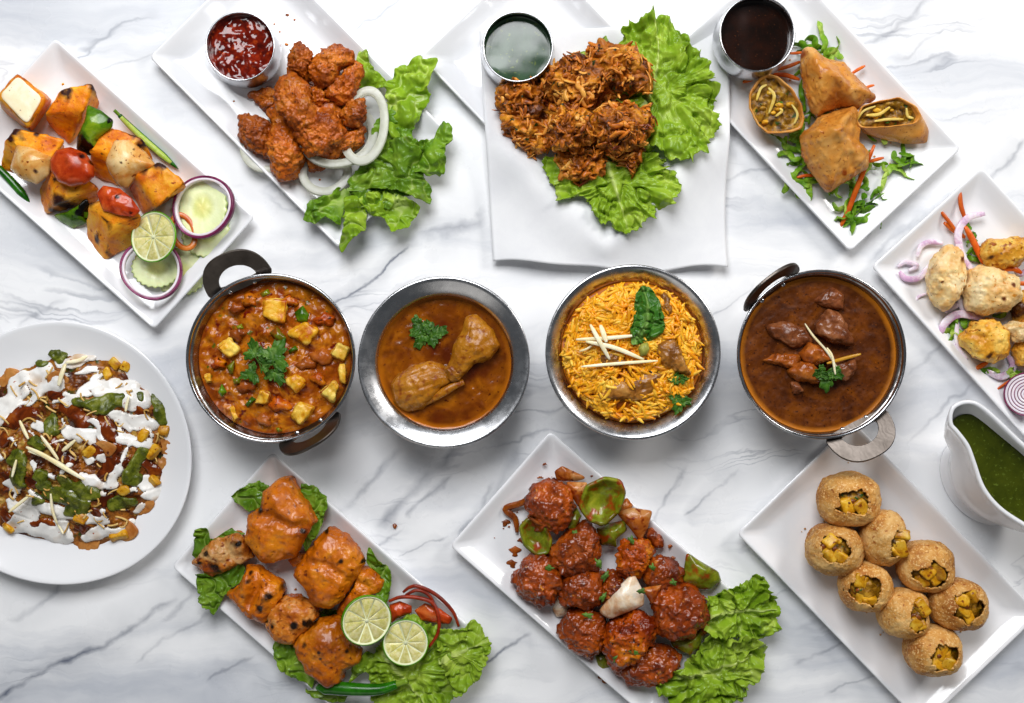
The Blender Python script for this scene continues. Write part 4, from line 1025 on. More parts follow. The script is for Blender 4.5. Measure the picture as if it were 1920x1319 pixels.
# ------------------------------------------------------------------ paper and onion fritters
def make_paper():
    c, u, v, a, b = PL['C']
    n = 90
    X, Y = np.meshgrid(np.linspace(0, 1, n), np.linspace(0, 1, n), indexing='xy')
    K = U(np.array([(908, 66), (1168, 58), (1370, 238), (1364, 509), (925, 495)], float), 14)[:, :2]
    # four-cornered sheet
    A = U(np.array([(899, 62), (1362, 52), (1364, 508), (925, 496)], float), 14)[:, :2]
    x = ((A[0][0] * (1 - X) + A[1][0] * X) * (1 - Y) + (A[3][0] * (1 - X) + A[2][0] * X) * Y).ravel()
    y = ((A[0][1] * (1 - X) + A[1][1] * X) * (1 - Y) + (A[3][1] * (1 - X) + A[2][1] * X) * Y).ravel()
    yb = Y.ravel(); xb = X.ravel()
    y = y + (7 * np.sin(xb * 7.5 + 0.4) + 3 * np.sin(xb * 15 + 1)) * yb ** 6
    x = x + 4 * np.sin(yb * 5 + 1) * xb ** 6
    lu = np.abs((x - c[0]) * u[0] + (y - c[1]) * u[1]) - a
    lv = np.abs((x - c[0]) * v[0] + (y - c[1]) * v[1]) - b
    d = np.maximum(lu, lv)                        # <0 inside the plate
    f0 = U((1075, 205), 14)[0]
    f = np.clip((np.hypot(x - f0[0], y - f0[1]) - 70) / 130, 0, 1); f = f * f * (3 - 2 * f)
    z = np.where(d < -3, 14 + 18.0 * f, 32.0 - 27 * (1 - np.exp(-(np.maximum(d + 3, 0) / 95) ** 1.35)))
    p = np.stack([x, y, 0 * x], 1)
    z = z + 3.2 * fbm(p / 110.0, 5, 2) * np.clip((d + 90) / 60, 0, 1) * np.clip(1.2 - (d + 3) / 60, 0, 1) + 15 * yb ** 5 * np.sin(xb * 7.5 + 0.4) + 5.0 * xb ** 10 * np.sin(yb * 6)
    pl = np.where(d < -48, 9.5, np.where(d < 6, 9.5 + 22.5 * np.clip((d + 48) / 44, 0, 1) ** 1.2, 1.5))
    z = np.maximum(z, pl)
    zg = (z + 2.5 + 9 * np.exp(-(d / 45) ** 2) * np.clip((y < c[1]) * 1.0, .2, 1)).reshape(n, n)
    for _ in range(14):
        e = np.pad(zg, 1, mode='edge'); zg = (e[:-2, 1:-1] + e[2:, 1:-1] + e[1:-1, :-2] + e[1:-1, 2:] + 2 * e[1:-1, 1:-1]) / 6
    z = np.maximum(zg.ravel(), pl)
    V = np.stack([x, y, z], 1)
    F = [(j * n + i, (j + 1) * n + i, (j + 1) * n + i + 1, j * n + i + 1) for j in range(n - 1) for i in range(n - 1)]
    loop = [i for i in range(n)] + [j * n + n - 1 for j in range(1, n)] + [(n - 1) * n + i for i in range(n - 2, -1, -1)] + [j * n for j in range(n - 2, 0, -1)]
    V2, F2 = thicken(V, F, 0.5, loop[::-1])
    obj('paper_sheet', V2, F2, M['paper'], None, None, True, 'square sheet of white paper draped over the middle top plate', 'paper')
make_paper()

leaf('lettuce_leaf', M['lettuce'], q('C', '960,212 1000,130 1060,100 1130,55 1200,88 1252,140 1278,190 1272,240 1352,258 1392,340 1384,400 1430,440 1442,580 1422,622 1392,690 1372,732 1280,772 1150,740 1020,640 960,480 940,330'), 52, ruf=24, wl=17, crink=6, cwl=24, seed=131, zmin=39, nr=44, nt=420, jag=.06, bowl=6, label='large frilly lettuce leaf right of the onion fritters', cat='lettuce', group='lettuce leaves', mid=q('C', '1010,640 1120,430 1150,250 1130,110'))
leaf('lettuce_leaf', M['lettuce'], q('C', '598,755 640,738 720,740 900,640 1060,640 1200,800 1272,870 1247,930 1222,972 1140,1012 1070,1082 1010,1118 968,1112 920,1062 870,1050 830,982 790,940 690,952 640,882'), 50, ruf=23, wl=17, crink=6, cwl=24, seed=137, zmin=37, nr=42, nt=400, jag=.06, bowl=4, label='large frilly lettuce leaf below the onion fritters', cat='lettuce', group='lettuce leaves', mid=q('C', '880,700 940,880 1010,1090'))
leaf('lettuce_leaf', M['lettuce'], q('C', '728,255 800,248 860,215 905,165 918,225 835,300 760,300'), 36, ruf=7, wl=22, crink=2, seed=139, zmin=20, nr=20, nt=160, label='small lettuce tip peeping out behind the onion fritters', cat='lettuce', group='lettuce leaves')

def bhaji(P, zb, zt, seed, label):
    P = q('C', P)
    V, F, at = blobV(P, zb, zt, n=2.3, lvl=6, lay=((10.0, 30, 'n'), (5.5, 13, 'r'), (2.0, 6, 'n')), seed=seed, smooth=3)
    t = thing('onion_fritter', (V[:, 0].mean(), V[:, 1].mean(), zb), label, 'fritter', 'onion fritters')
    obj('core', V, F, M['bhaji'], t, at)
    N = normals(V, F)
    rng = np.random.default_rng(seed)
    up = np.where((V[:, 2] > zb + 0.30 * (zt - zb)))[0]
    VV = []; FF = []; off = 0
    cnt = int(len(P) and max(50, 0.009 * (np.ptp(P[:, 0]) * np.ptp(P[:, 1]))))
    flow = rng.uniform(0, 6.28)
    for _ in range(cnt):
        i = rng.choice(up)
        p = V[i]; n = N[i]
        a = flow + rng.normal(0, 1.7)
        d = np.array([math.cos(a), math.sin(a), 0]); d = d - n * (d @ n); d /= np.linalg.norm(d) + 1e-9
        L = rng.uniform(8, 30); bend = rng.normal(0, .35)
        s = np.cross(n, d)
        u = np.linspace(-.5, .5, 8)[:, None]
        pa = p + d * (u * L) + s * (bend * L * (u ** 2 - .1) * 2) + n * (rng.uniform(.3, 2.8) + rng.uniform(-2, 5) * (u ** 2) * 2 - 14 * u ** 2 * (L / 40) ** 2 * 1.2)
        r = rng.uniform(1.8, 5.6)
        v, f = sweepV(pa, circ(r, 6, r * .5), np.array([.5, .85, 1, 1.05, 1, .95, .8, .45]), up=tuple(n))
        VV.append(v); FF += [tuple(k + off for k in g) for g in f]; off += len(v)
    obj('fried_shreds', np.concatenate(VV), FF, M['bhaji_shred'], t, kind='stuff')
for i, (P, zb, zt, lb) in enumerate([
    ('560,420 700,330 900,330 1060,440 1060,640 900,740 700,720 560,620', 14, 64, 'onion fritter buried under the others in the middle'),
    ('815,242 880,212 960,228 1042,268 1092,350 1108,422 1060,442 960,422 890,362 830,302', 44, 112, 'onion fritter at the top right of its heap against the lettuce'),
    ('598,402 680,308 780,283 862,330 902,400 850,472 790,522 700,482 620,452', 48, 112, 'onion fritter at the top left of its heap with green herb flecks'),
    ('393,440 440,412 540,392 602,430 632,500 622,572 520,562 450,542 400,502', 24, 84, 'onion fritter just below the green chutney cup'),
    ('398,560 480,540 560,550 642,600 642,692 600,722 540,742 450,652', 16, 70, 'dark onion fritter at the lower left of its heap'),
    ('636,592 700,498 800,528 852,590 832,662 750,702 660,712', 64, 122, 'golden onion fritter at the middle of its heap'),
    ('838,582 900,508 1000,518 1110,518 1138,590 1102,652 1050,702 960,722 870,682', 58, 122, 'round golden onion fritter at the right of its heap'),
    ('656,732 760,688 870,698 918,770 902,832 820,862 740,874 700,802', 24, 82, 'onion fritter at the bottom of its heap on the lettuce'),
    ('968,722 1060,688 1072,750 1052,832 1010,842 985,782', 30, 80, 'narrow onion fritter tail hanging over the lower lettuce')]):
    bhaji(P, zb, zt, 200 + i, lb)

# ------------------------------------------------------------------ pastry plate
def shreds(name, region, z, count, seed, label, w=(7, 14), L=(34, 70), avoid=None, mat='shred_green', dz=10):
    rng = np.random.default_rng(seed); VV = []; FF = []; off = 0
    for _ in range(count):
        k = rng.integers(len(region)); x, y, r = region[k]
        a = rng.uniform(0, 6.28); rr = r * math.sqrt(rng.uniform(0, 1))
        p = np.array([x + rr * math.cos(a), y + rr * math.sin(a)])
        l = rng.uniform(*L); h = rng.uniform(0, 6.28); pts = [p]
        for s in range(4):
            h += rng.normal(0, .75); pts.append(pts[-1] + l / 4 * np.array([math.cos(h), math.sin(h)]))
        pa = path_u(np.array(pts), z + rng.uniform(0, dz, 5), 22)
        tw = np.cumsum(rng.normal(0, .22, 22)) + rng.uniform(-.6, .6)
        pa[:, 2] = np.maximum(pa[:, 2], z)
        v, f = sweepV(pa, rect(rng.uniform(*w), 1.0), 1 - .6 * np.abs(np.linspace(-1, 1, 22)) ** 4, twist=tw)
        v[:, 2] = np.maximum(v[:, 2], z - 2.5)
        VV.append(v); FF += [tuple(i + off for i in g) for g in f]; off += len(v)
    return obj(name, np.concatenate(VV), FF, M[mat], None, None, True, label, 'lettuce', None, 'stuff')
def zr(v, s): return [(p[0], p[1], r) for p, r in zip(q(v, ' '.join(x.rsplit(',', 1)[0] for x in s.split())), [float(x.rsplit(',', 1)[1]) / VIEW[v][2] for x in s.split()])]
shreds('shredded_lettuce', zr('D', '600,780,60 640,880,50 680,950,40 1000,780,60 1080,820,60 1150,800,50 980,940,60 780,1030,40 900,1030,50 620,400,50 640,600,50 560,720,50 690,250,50 740,280,30 1040,930,50 880,1120,15'), 12, 80, 5, 'shredded green lettuce strewn under the triangular pastries')
def samosa(P, peak, zt, seed, label, ridges, char=()):
    V, F, at = blobV(q('D', P), 9, zt, n=1.75, keep=True, lvl=6, lay=((2.6, 42, 's'), (1.5, 18, 'n'), (1.3, 9, 'b')), seed=seed, smooth=3, peak=q('D', peak)[0], char=[(q('D', '%g,%g' % (x, y))[0][0], q('D', '%g,%g' % (x, y))[0][1], r) for x, y, r in char], grooves=[(q('D', g), d, w) for g, d, w in ridges])
    obj('stuffed_pastry', V, F, M['pastry'], None, at, True, label, 'pastry', 'triangular stuffed pastries')
samosa('606,345 614,258 645,242 700,288 832,328 862,382 932,450 990,512 945,528 905,562 800,565 690,602 660,562 636,482 622,402', '770,420', 96, 11, 'golden triangular pastry nearest the tamarind cup', [('640,262 700,330 770,420', -5, 13), ('770,420 850,370', -6, 11), ('770,420 960,510', -5, 13), ('770,420 690,590', -4, 15), ('810,340 830,400 860,450', 6, 7), ('700,300 720,380', 3, 6)], [(640, 250, 10), (980, 515, 7), (630, 430, 8)])
samosa('597,702 700,600 810,570 872,541 904,570 892,642 914,670 905,732 955,790 945,862 840,932 745,990 718,962 678,902 618,802', '770,690', 100, 12, 'golden triangular pastry in front with its pleated seam facing right', [('600,705 690,690 770,690', -5, 14), ('770,690 870,560', -6, 12), ('770,690 760,980', -4, 15), ('770,690 920,780', -4, 15), ('830,720 850,790 880,850', 6, 7), ('905,660 880,720 910,800', 4, 6), ('700,640 740,670', 4, 6)], [(735, 975, 8), (640, 740, 8), (860, 880, 8)])
def cup_pastry(top, zt, bot, zb, label, seed, sl=(0, 0), strips=()):
    T = U(q('D', top), zt)[:, :2]; B = U(q('D', bot), zb)[:, :2]
    cT = centroid(T); cB = centroid(B)
    n = 96; th = np.arange(n) * 2 * np.pi / n
    RT = lookR(polyR(T, cT, smooth=5), th); RB = lookR(polyR(B, cB, smooth=8), th)
    d = np.stack([np.cos(th), np.sin(th)], 1)
    t = thing('halved_pastry', (cB[0], cB[1], zb), label, 'pastry', 'halved stuffed pastries')
    rings = []
    def ring(f, c, R, z, tl=0.0):
        xy = c + d * (R * f)[:, None]
        return np.concatenate([xy, (z + tl * ((xy[:, 0] - cT[0]) * sl[0] + (xy[:, 1] - cT[1]) * sl[1]))[:, None]], 1)
    rings.append(ring(.55, cB, RB, zb)); rings.append(ring(.86, cB, RB, zb + 2)); rings.append(ring(1.0, cB, RB, zb + .3 * (zt - zb)))
    for f in (.5, .75, .93): rings.append(ring(1.0, cB * (1 - f) + cT * f, RB * (1 - f) + RT * f, zb + (.3 + .7 * f) * (zt - zb), f))
    rings.append(ring(1.0, cT, RT, zt, 1)); rings.append(ring(.975, cT, RT, zt + 1.6, 1)); rings.append(ring(.93, cT, RT, zt + 1.2, 1)); rings.append(ring(.905, cT, RT, zt - 1, 1)); rings.append(ring(.88, cT, RT, zt - 9, 1)); rings.append(ring(.7, cT, RT, zt - 16, 1))
    V = np.concatenate(rings); m = len(rings); F = []
    for i in range(m - 1):
        for j in range(n):
            k = (j + 1) % n; F.append((i * n + j, i * n + k, (i + 1) * n + k, (i + 1) * n + j))
    V = V + 1.3 * np.stack([vnoise(V / 14., seed), vnoise(V / 14., seed + 1), .6 * vnoise(V / 9., seed + 2)], 1)
    obj('shell', V, F, M['pastry'], t, {'h': np.full(len(V), .5), 'c': np.zeros(len(V))})
    nr, nt = 30, 96
    rr, tt = np.meshgrid(np.arange(1, nr + 1) / nr, th, indexing='ij'); rr = np.concatenate([[0], rr.ravel()]); tt = np.concatenate([[0], tt.ravel()])
    R = np.concatenate([[0], np.tile(RT, nr)]) * .93
    X = cT[0] + rr * R * np.cos(tt); Y = cT[1] + rr * R * np.sin(tt)
    p = np.stack([X, Y, 0 * X], 1)
    Z = zt - 7 + (X - cT[0]) * sl[0] + (Y - cT[1]) * sl[1] + layer(p, (4.0, 17, 'w'), seed) + layer(p, (2.2, 9, 'n'), seed + 3)
    obj('filling', np.stack([X, Y, Z], 1), polar_faces(nr, nt), M['filling'], t)
    rng = np.random.default_rng(seed)
    for (g, w) in strips:
        pa = path_u(q('D', g), zt - 1, 18); pa[:, 2] += (pa[:, 0] - cT[0]) * sl[0] + (pa[:, 1] - cT[1]) * sl[1] + .5
        v, f = sweepV(pa, rect(w, 2.4), 1 - .5 * np.abs(np.linspace(-1, 1, 18)) ** 3); obj('cabbage_strip', v, f, M['cabbage'], t)
    for k in range(9):
        a = rng.uniform(0, 6.28); rad = rng.uniform(.1, .68); R0 = lookR(RT, np.array([a]))[0]
        x, y = cT[0] + rad * R0 * math.cos(a), cT[1] + rad * R0 * math.sin(a)
        D, F = ico(3); s = rng.uniform(3.5, 6.5)
        obj('filling_bit', np.array([x, y, zt - 5 + (x - cT[0]) * sl[0] + (y - cT[1]) * sl[1]]) + D * s * np.array([1.2, .8, .8]) * (1 + .2 * fbm(D * 1.5 + k, k)[:, None]), F, M[('potato', 'filling', 'herb')[k % 3 if k % 2 else 0]], t, {'c': np.zeros(len(D))})
cup_pastry('343,470 395,402 430,383 492,400 562,460 610,540 627,602 612,668 560,686 440,688 385,645 345,560', 58, '350,500 420,420 520,460 600,560 600,660 480,680 380,640', 9, 'halved pastry with open filling left of the triangular pastries', 31, (0.05, .1), [('440,455 470,500 445,585', 6), ('480,600 510,575 500,560', 5), ('560,540 590,590 575,640', 4.5), ('380,520 400,460 430,440', 5)])
cup_pastry('886,612 915,550 1000,525 1112,506 1195,545 1235,595 1215,632 1130,648 1000,660 912,655', 56, '900,640 960,590 1110,580 1230,620 1252,680 1246,748 1130,752 1000,722 910,690', 9, 'halved pastry lying on its side near the right rim', 33, (0.0, .22), [('945,595 1010,590 1065,555', 6), ('990,625 1060,615 1140,615', 5), ('1150,560 1160,600 1190,610', 5), ('900,620 930,575 990,550', 4)])
for g, z, w, lb in [('548,277 585,275 622,270', 30, 5, 'short carrot shred behind the upper pastry'), ('470,362 540,345 608,318', 24, 7, 'carrot shred reaching from the tamarind cup to the pastry'), ('310,425 380,400 475,385', 18, 9, 'broad carrot shred below the tamarind cup'), ('465,385 530,388 602,412', 20, 8, 'carrot shred between the halved pastry and the tamarind cup'),
                    ('868,382 900,362 940,340', 26, 6, 'carrot shred pointing up right of the upper pastry'), ('938,458 960,447 987,440', 24, 5, 'tiny carrot tip right of the upper pastry'), ('812,1172 855,1080 905,950 988,748', [14, 20, 30, 50], 9.5, 'long carrot shred leaning on the front pastry'),
                    ('948,838 990,826 1036,814', 30, 6.5, 'short carrot shred crossing the long one'), ('588,915 640,905 690,908', 20, 6, 'carrot shred under the left side of the front pastry')]:
    stick('carrot_shred', 'carrot', q('D', g), z, w, lb, 'carrot', 'carrot shreds')

# ------------------------------------------------------------------ creamy chicken plate
MA = dict(n=2.5, lvl=6, lay=((3.6, 26, 'n'), (2.2, 12, 'b'), (.8, 5, 'n')), smooth=7)
for i, (P, zb, zt, mt, lb, ch) in enumerate([
    ('332,420 345,350 400,298 452,320 467,400 457,470 402,538 370,522 345,480', 12, 66, 'malai', 'pale creamy chicken piece nearest the left corner of its plate', [(392, 430, 3), (470, 350, 6)]),
    ('462,450 490,388 525,376 592,393 652,410 664,490 622,532 540,550 480,522', 14, 76, 'malai', 'large pale creamy chicken chunk in the middle of its plate', [(605, 490, 6), (640, 440, 5)]),
    ('522,340 540,293 620,270 695,273 700,340 640,378 570,392', 12, 64, 'malai_gold', 'golden creamy chicken piece highest on its plate', [(572, 342, 6), (600, 330, 3)]),
    ('444,632 490,578 560,560 614,600 612,690 570,725 500,698', 12, 62, 'malai_gold', 'yellow creamy chicken piece lowest on its plate', [(525, 605, 3), (560, 690, 6)]),
    ('598,595 640,570 712,578 712,642 640,642', 20, 62, 'malai', 'creamy chicken strip cut by the right picture edge', []),
    ('636,672 660,640 720,640 720,732 655,728', 10, 52, 'malai_gold', 'small golden chicken knob beside the red onion half', []),
    ('628,502 690,460 720,470 720,562 650,578', 10, 56, 'malai_gold', 'browned chicken piece at the right edge behind the pale chunk', [(660, 520, 25), (690, 530, 20)])]):
    blob('creamy_chicken_piece', M[mt], q('E', P), zb if zb > 18 else 8, zt, None, lb, 'chicken', 'creamy grilled chicken pieces', seed=300 + i, char=[(q('E', '%g,%g' % (x, y))[0][0], q('E', '%g,%g' % (x, y))[0][1], r) for x, y, r in ch], **MA)
for i, (g, z, w, lb) in enumerate([('300,345 315,305 350,290 392,296', 16, 10, 'pale purple onion arc left of the creamy chicken'), ('232,378 260,362 300,375 270,392', 14, 9, 'tight purple onion curl at the left of the creamy chicken'), ('238,395 262,420 310,415 342,372', 18, 11, 'open purple onion curl beside the leftmost creamy chicken piece'),
    ('540,190 480,205 445,262 462,345 500,392', 26, 14, 'long translucent onion arc behind the creamy chicken'), ('385,612 400,575 450,545 535,562', 20, 15, 'thick onion arc below the leftmost creamy chicken piece'), ('442,575 440,630 452,680 478,706', 18, 10, 'purple onion strip along the lowest creamy chicken piece'),
    ('288,515 305,485 340,470', 14, 5, 'thin purple onion thread on the bare plate'), ('540,745 600,765 640,730 622,690', 14, 14, 'broad onion strip right of the lowest creamy chicken piece'), ('450,480 460,520 490,560', 16, 12, 'onion strip between the two pale chicken pieces'), ('645,390 665,405 695,380', 24, 9, 'onion strip behind the large pale chunk'), ('400,540 430,520 470,500', 14, 10, 'onion strip under the leftmost creamy chicken piece')]):
    stick('onion_shred', 'onion_shred', q('E', g), z, w, lb, 'onion', 'red onion shreds', h=5, n=26)
for g, z, w, lb in [('383,180 410,215 445,262', 22, 7, 'carrot shred left of the two upper ones'), ('395,222 440,255 470,275', 18, 9, 'carrot shred lying flat beside the onion arc'), ('452,110 455,160 472,215', 24, 8, 'carrot shred highest on the creamy chicken plate'), ('470,235 500,290 535,368', 28, 11, 'broad carrot shred leading to the golden chicken'), ('573,818 620,785 685,752', 14, 4.5, 'thin carrot shred beside the red onion half'), ('503,742 525,728 550,716', 16, 8, 'carrot stub below the lowest creamy chicken piece'), ('640,440 670,437 700,440', 46, 8, 'carrot shred on the large pale chunk'), ('600,390 640,385 670,400', 40, 9, 'carrot shred between the upper chicken pieces')]:
    stick('carrot_shred', 'carrot', q('E', g), z, w, lb, 'carrot', 'carrot shreds')
shreds('shredded_lettuce', zr('E', '490,215,30 530,265,25 490,335,15 480,575,25 430,610,12 570,730,15 645,750,15 560,548,15'), 11, 26, 9, 'scraps of green lettuce among the creamy chicken', L=(14, 36))
t = thing('red_onion_half', U(q('E', '688,825'), 8)[0], 'cut red onion half with concentric rings at the right edge', 'onion')
oc = U(q('E', '690,828')[0], 44)[0]; Mx = frame((-.55, .1, 1))
V, F = lathe_local([(0, -34), (20, -32), (34, -20), (40, -5), (40.3, -.5), (38.6, .3), (37.8, -2)]); local('skin', V, F, M['onion_skin'], t, Mx, oc)
for k, r in enumerate((37.8, 32.5, 27, 21.5, 16, 10.5)):
    V, F = lathe_local([(r - .2, -6), (r - .2, -.2), (r - 1.0, .4), (r - 3.6, .4), (r - 4.4, -.2), (r - 4.4, -6)], 40, True); local('layer', V, F, M['onion_flesh'], t, Mx, oc)
    V, F = lathe_local([(r - 4.4, -6), (r - 4.4, 0), (r - 4.8, .3), (r - 5.4, 0), (r - 5.4, -6)], 40, True); local('layer_skin', V, F, M['onion_skin'], t, Mx, oc)

# ------------------------------------------------------------------ puri plate
def puri(P, hole, hr, seed, label, zc=52, hgt=48, bits=6):
    (x, y), = q('K', '%g,%g' % P[:2]); k = VIEW['K'][2]
    rx, ry = P[2] / k * .94, P[3] / k * .94
    c = U((x, y), zc)[0]
    h0 = q('K', '%g,%g' % hole)[0]
    hc = U(h0, zc + hgt * .55)[0]
    D, F = ico(6)
    V = D * np.array([rx, ry, hgt])
    n = 2.35
    kk = 1.0 / (np.abs(D) ** n).sum(1) ** (1 / n)
    V = V * kk[:, None]
    lum = 1 + 0.06 * fbm(D * 1.4 + seed, seed) + 0.02 * fbm(D * 6, seed + 1) + 0.011 * fbm(D * 22, seed + 2)
    V = V * lum[:, None] + c
    V[:, 2] = np.maximum(V[:, 2], c[2] - hgt * .94)
    dx = (V[:, 0] - hc[0]) / (hr[0] / k); dy = (V[:, 1] - hc[1]) / (hr[1] / k)
    an = np.arctan2(dy, dx)
    e = np.hypot(dx, dy) * (1 + .20 * vnoise(np.stack([np.cos(an) * 2, np.sin(an) * 2, 0 * an], 1), seed) + .10 * vnoise(np.stack([np.cos(an) * 5, np.sin(an) * 5, 0 * an + 4], 1), seed))
    gone = (e < 1) & (V[:, 2] > c[2])
    keep = ~gone[F].all(1)
    # pull the torn edge onto a clean irregular line
    k2 = np.where(gone, 1 / np.maximum(e, .3), 1.0)
    V[:, 0] = hc[0] + (V[:, 0] - hc[0]) * k2; V[:, 1] = hc[1] + (V[:, 1] - hc[1]) * k2
    t = thing('filled_puri', (c[0], c[1], c[2] - hgt * .94), label, 'puri', 'hollow filled puris')
    used = np.unique(F[keep]); mp = -np.ones(len(V), int); mp[used] = np.arange(len(used))
    o = obj('shell', V[used], mp[F[keep]], M['puri'], t)
    so = o.modifiers.new('wall', 'SOLIDIFY'); so.thickness = 3.0 * S; so.offset = -1
    # filling
    rng = np.random.default_rng(seed)
    Df, Ff = ico(5)
    Vf = np.array([c[0] * .6 + hc[0] * .4, c[1] * .6 + hc[1] * .4, c[2] + 8]) + Df * np.array([rx * .78, ry * .78, hgt * .62]) * (1 + .16 * fbm(Df * 3, seed + 5)[:, None])
    obj('filling', Vf, Ff, M['filling'], t)
    for b in range(bits):
        a = 6.28 * b / bits + rng.uniform(-.4, .4); r = rng.uniform(.25, .8) if b else 0
        p = np.array([hc[0] + r * hr[0] / k * math.cos(a), hc[1] + r * hr[1] / k * math.sin(a), c[2] + hgt * rng.uniform(.56, .74)])
        if (b + seed) % (2 + seed % 3) == 1:
            D2, F2 = ico(3); s = rng.uniform(6, 8.5)
            obj('chickpea', p + D2 * s * np.array([1, .92, .9]), F2, M['chickpea'], t)
        else:
            C, F2 = cubegrid(5); C2 = C / ((np.abs(C) ** 6).sum(1) ** (1 / 6))[:, None]
            R = Matrix.Rotation(rng.uniform(0, 3), 3, 'Z') @ Matrix.Rotation(rng.uniform(-.6, .6), 3, 'X')
            s = np.array([rng.uniform(11, 18), rng.uniform(8, 13), rng.uniform(6, 9)])
            v = (C2 * s) @ np.array(R).T
            obj('potato_cube', p + v * (1 + .08 * fbm(v / 8., b + seed)[:, None]), F2, M['potato'], t)
for i, (P, h, hr, lb) in enumerate([
    ((527, 447, 136, 119), (537, 455), (70, 58), 'filled puri at the top of the cluster below the lamb curry handle'),
    ((465, 661, 124, 114), (458, 655), (65, 63), 'leftmost filled puri of the cluster'),
    ((672, 611, 95, 121), (728, 636), (42, 56), 'narrow filled puri with its opening facing right between the upper puris'),
    ((598, 821, 114, 112), (588, 832), (62, 68), 'filled puri below the leftmost one showing a chickpea'),
    ((852, 733, 121, 114), (873, 772), (70, 55), 'large filled puri right of centre with opening at its lower edge'),
    ((757, 931, 109, 109), (815, 945), (46, 62), 'filled puri turned sideways in the lower middle of the cluster'),
    ((995, 896, 126, 112), (1020, 900), (60, 70), 'rightmost filled puri of the cluster'),
    ((884, 1092, 119, 113), (922, 1112), (60, 62), 'bottom filled puri with a green herb scrap inside')]):
    puri(P, h, (hr[0] * .98, hr[1] * .98), 400 + i * 3, lb, zc=52 if i in (0, 1, 3, 4, 6, 7) else 56)

# ------------------------------------------------------------------ sauce boat
def boat():
    rim = np.array([(1776, 778), (1782, 762), (1797, 753), (1815, 751), (1832, 756), (1858, 775), (1905, 818), (1960, 868), (2010, 925), (2035, 985), (2010, 1025), (1965, 1012), (1915, 985), (1872, 955), (1842, 918), (1824, 872), (1810, 838), (1790, 812), (1778, 798)], float)
    Z = 150
    rim = curve(rim, 140, True)
    R3 = U(rim, Z)
    sp = np.clip(1 - np.hypot(rim[:, 0] - 1795, rim[:, 1] - 765) / 130, 0, 1)
    R3[:, 2] = Z + 10 * sp
    cR = np.array([U((1902, 890), Z)[0][0], U((1902, 890), Z)[0][1]])
    n = len(R3)
    th = np.arctan2(R3[:, 1] - cR[1], R3[:, 0] - cR[0])
    cF = U((1838, 903), 0)[0][:2]
    a = math.radians(-50)
    def foot(f):
        x = 92 * f * np.cos(th - a); y = 66 * f * np.sin(th - a)
        return np.stack([cF[0] + x * math.cos(a) - y * math.sin(a), cF[1] + x * math.sin(a) + y * math.cos(a)], 1)
    t = thing('sauce_boat', (cF[0], cF[1], 0), 'white porcelain sauce boat of green chutney at the right edge', 'sauce boat')
    def mixr(f, g, z, infl=1.0):
        xy = foot(g) * (1 - f) + R3[:, :2] * f
        c = cF * (1 - f) + cR * f
        xy = c + (xy - c) * infl
        return np.concatenate([xy, np.broadcast_to(z if np.ndim(z) else np.full(n, z), (n,))[:, None]], 1)
    rings = [mixr(0, .6, .6), mixr(0, .97, .6), mixr(0, 1.0, 3), mixr(0, .99, 7), mixr(0.02, .92, 13), mixr(.05, .86, 20), mixr(.12, .88, 30), mixr(.28, .98, 50), mixr(.48, 1.02, 75, 1.04), mixr(.68, 1.0, 102, 1.03), mixr(.86, 1, 128, 1.005), mixr(.96, 1, R3[:, 2] - 7, 1.0)]
    def inset(d, z):
        T = np.roll(R3[:, :2], -1, 0) - np.roll(R3[:, :2], 1, 0); T /= np.linalg.norm(T, axis=1, keepdims=True)
        N = np.stack([-T[:, 1], T[:, 0]], 1)
        s = 1 if ((cR - R3[:, :2]) * N).sum() > 0 else -1
        return np.concatenate([R3[:, :2] + N * d * s, z[:, None]], 1)
    rings += [inset(-1, R3[:, 2] - 2.5), inset(0.2, R3[:, 2] + .5), inset(2.8, R3[:, 2] + 1.3), inset(5.6, R3[:, 2] + .6), inset(7.4, R3[:, 2] - 3), inset(9, R3[:, 2] - 14)]
    rings += [mixr(.72, 1.0, 96, .86), mixr(.45, 1, 62, .78)]
    V = np.concatenate(rings); F = []
    for i in range(len(rings) - 1):
        for j in range(n):
            k = (j + 1) % n; F.append((i * n + j, i * n + k, (i + 1) * n + k, (i + 1) * n + j))
    obj('boat_body', V, F, M['porcelain'], t)
    # sauce level: cut the inner wall at z
    S0 = inset(13, np.full(n, 124.0)); L = mixr(.80, 1, 124, .90)
    xy = L[:, :2]
    c = xy.mean(0); nr = 12
    VV = [np.array([[c[0], c[1], 118.]])]
    for i in range(1, nr + 1):
        f = i / nr * 1.03
        VV.append(np.concatenate([c + (xy - c) * f, np.full((n, 1), 118 + (1.2 if i == nr else 0))], 1))
    o = obj('green_sauce', np.concatenate(VV), polar_faces(nr, n), M['green_sauce'], None, None, True, 'smooth green chutney filling the white sauce boat', 'sauce')
boat()

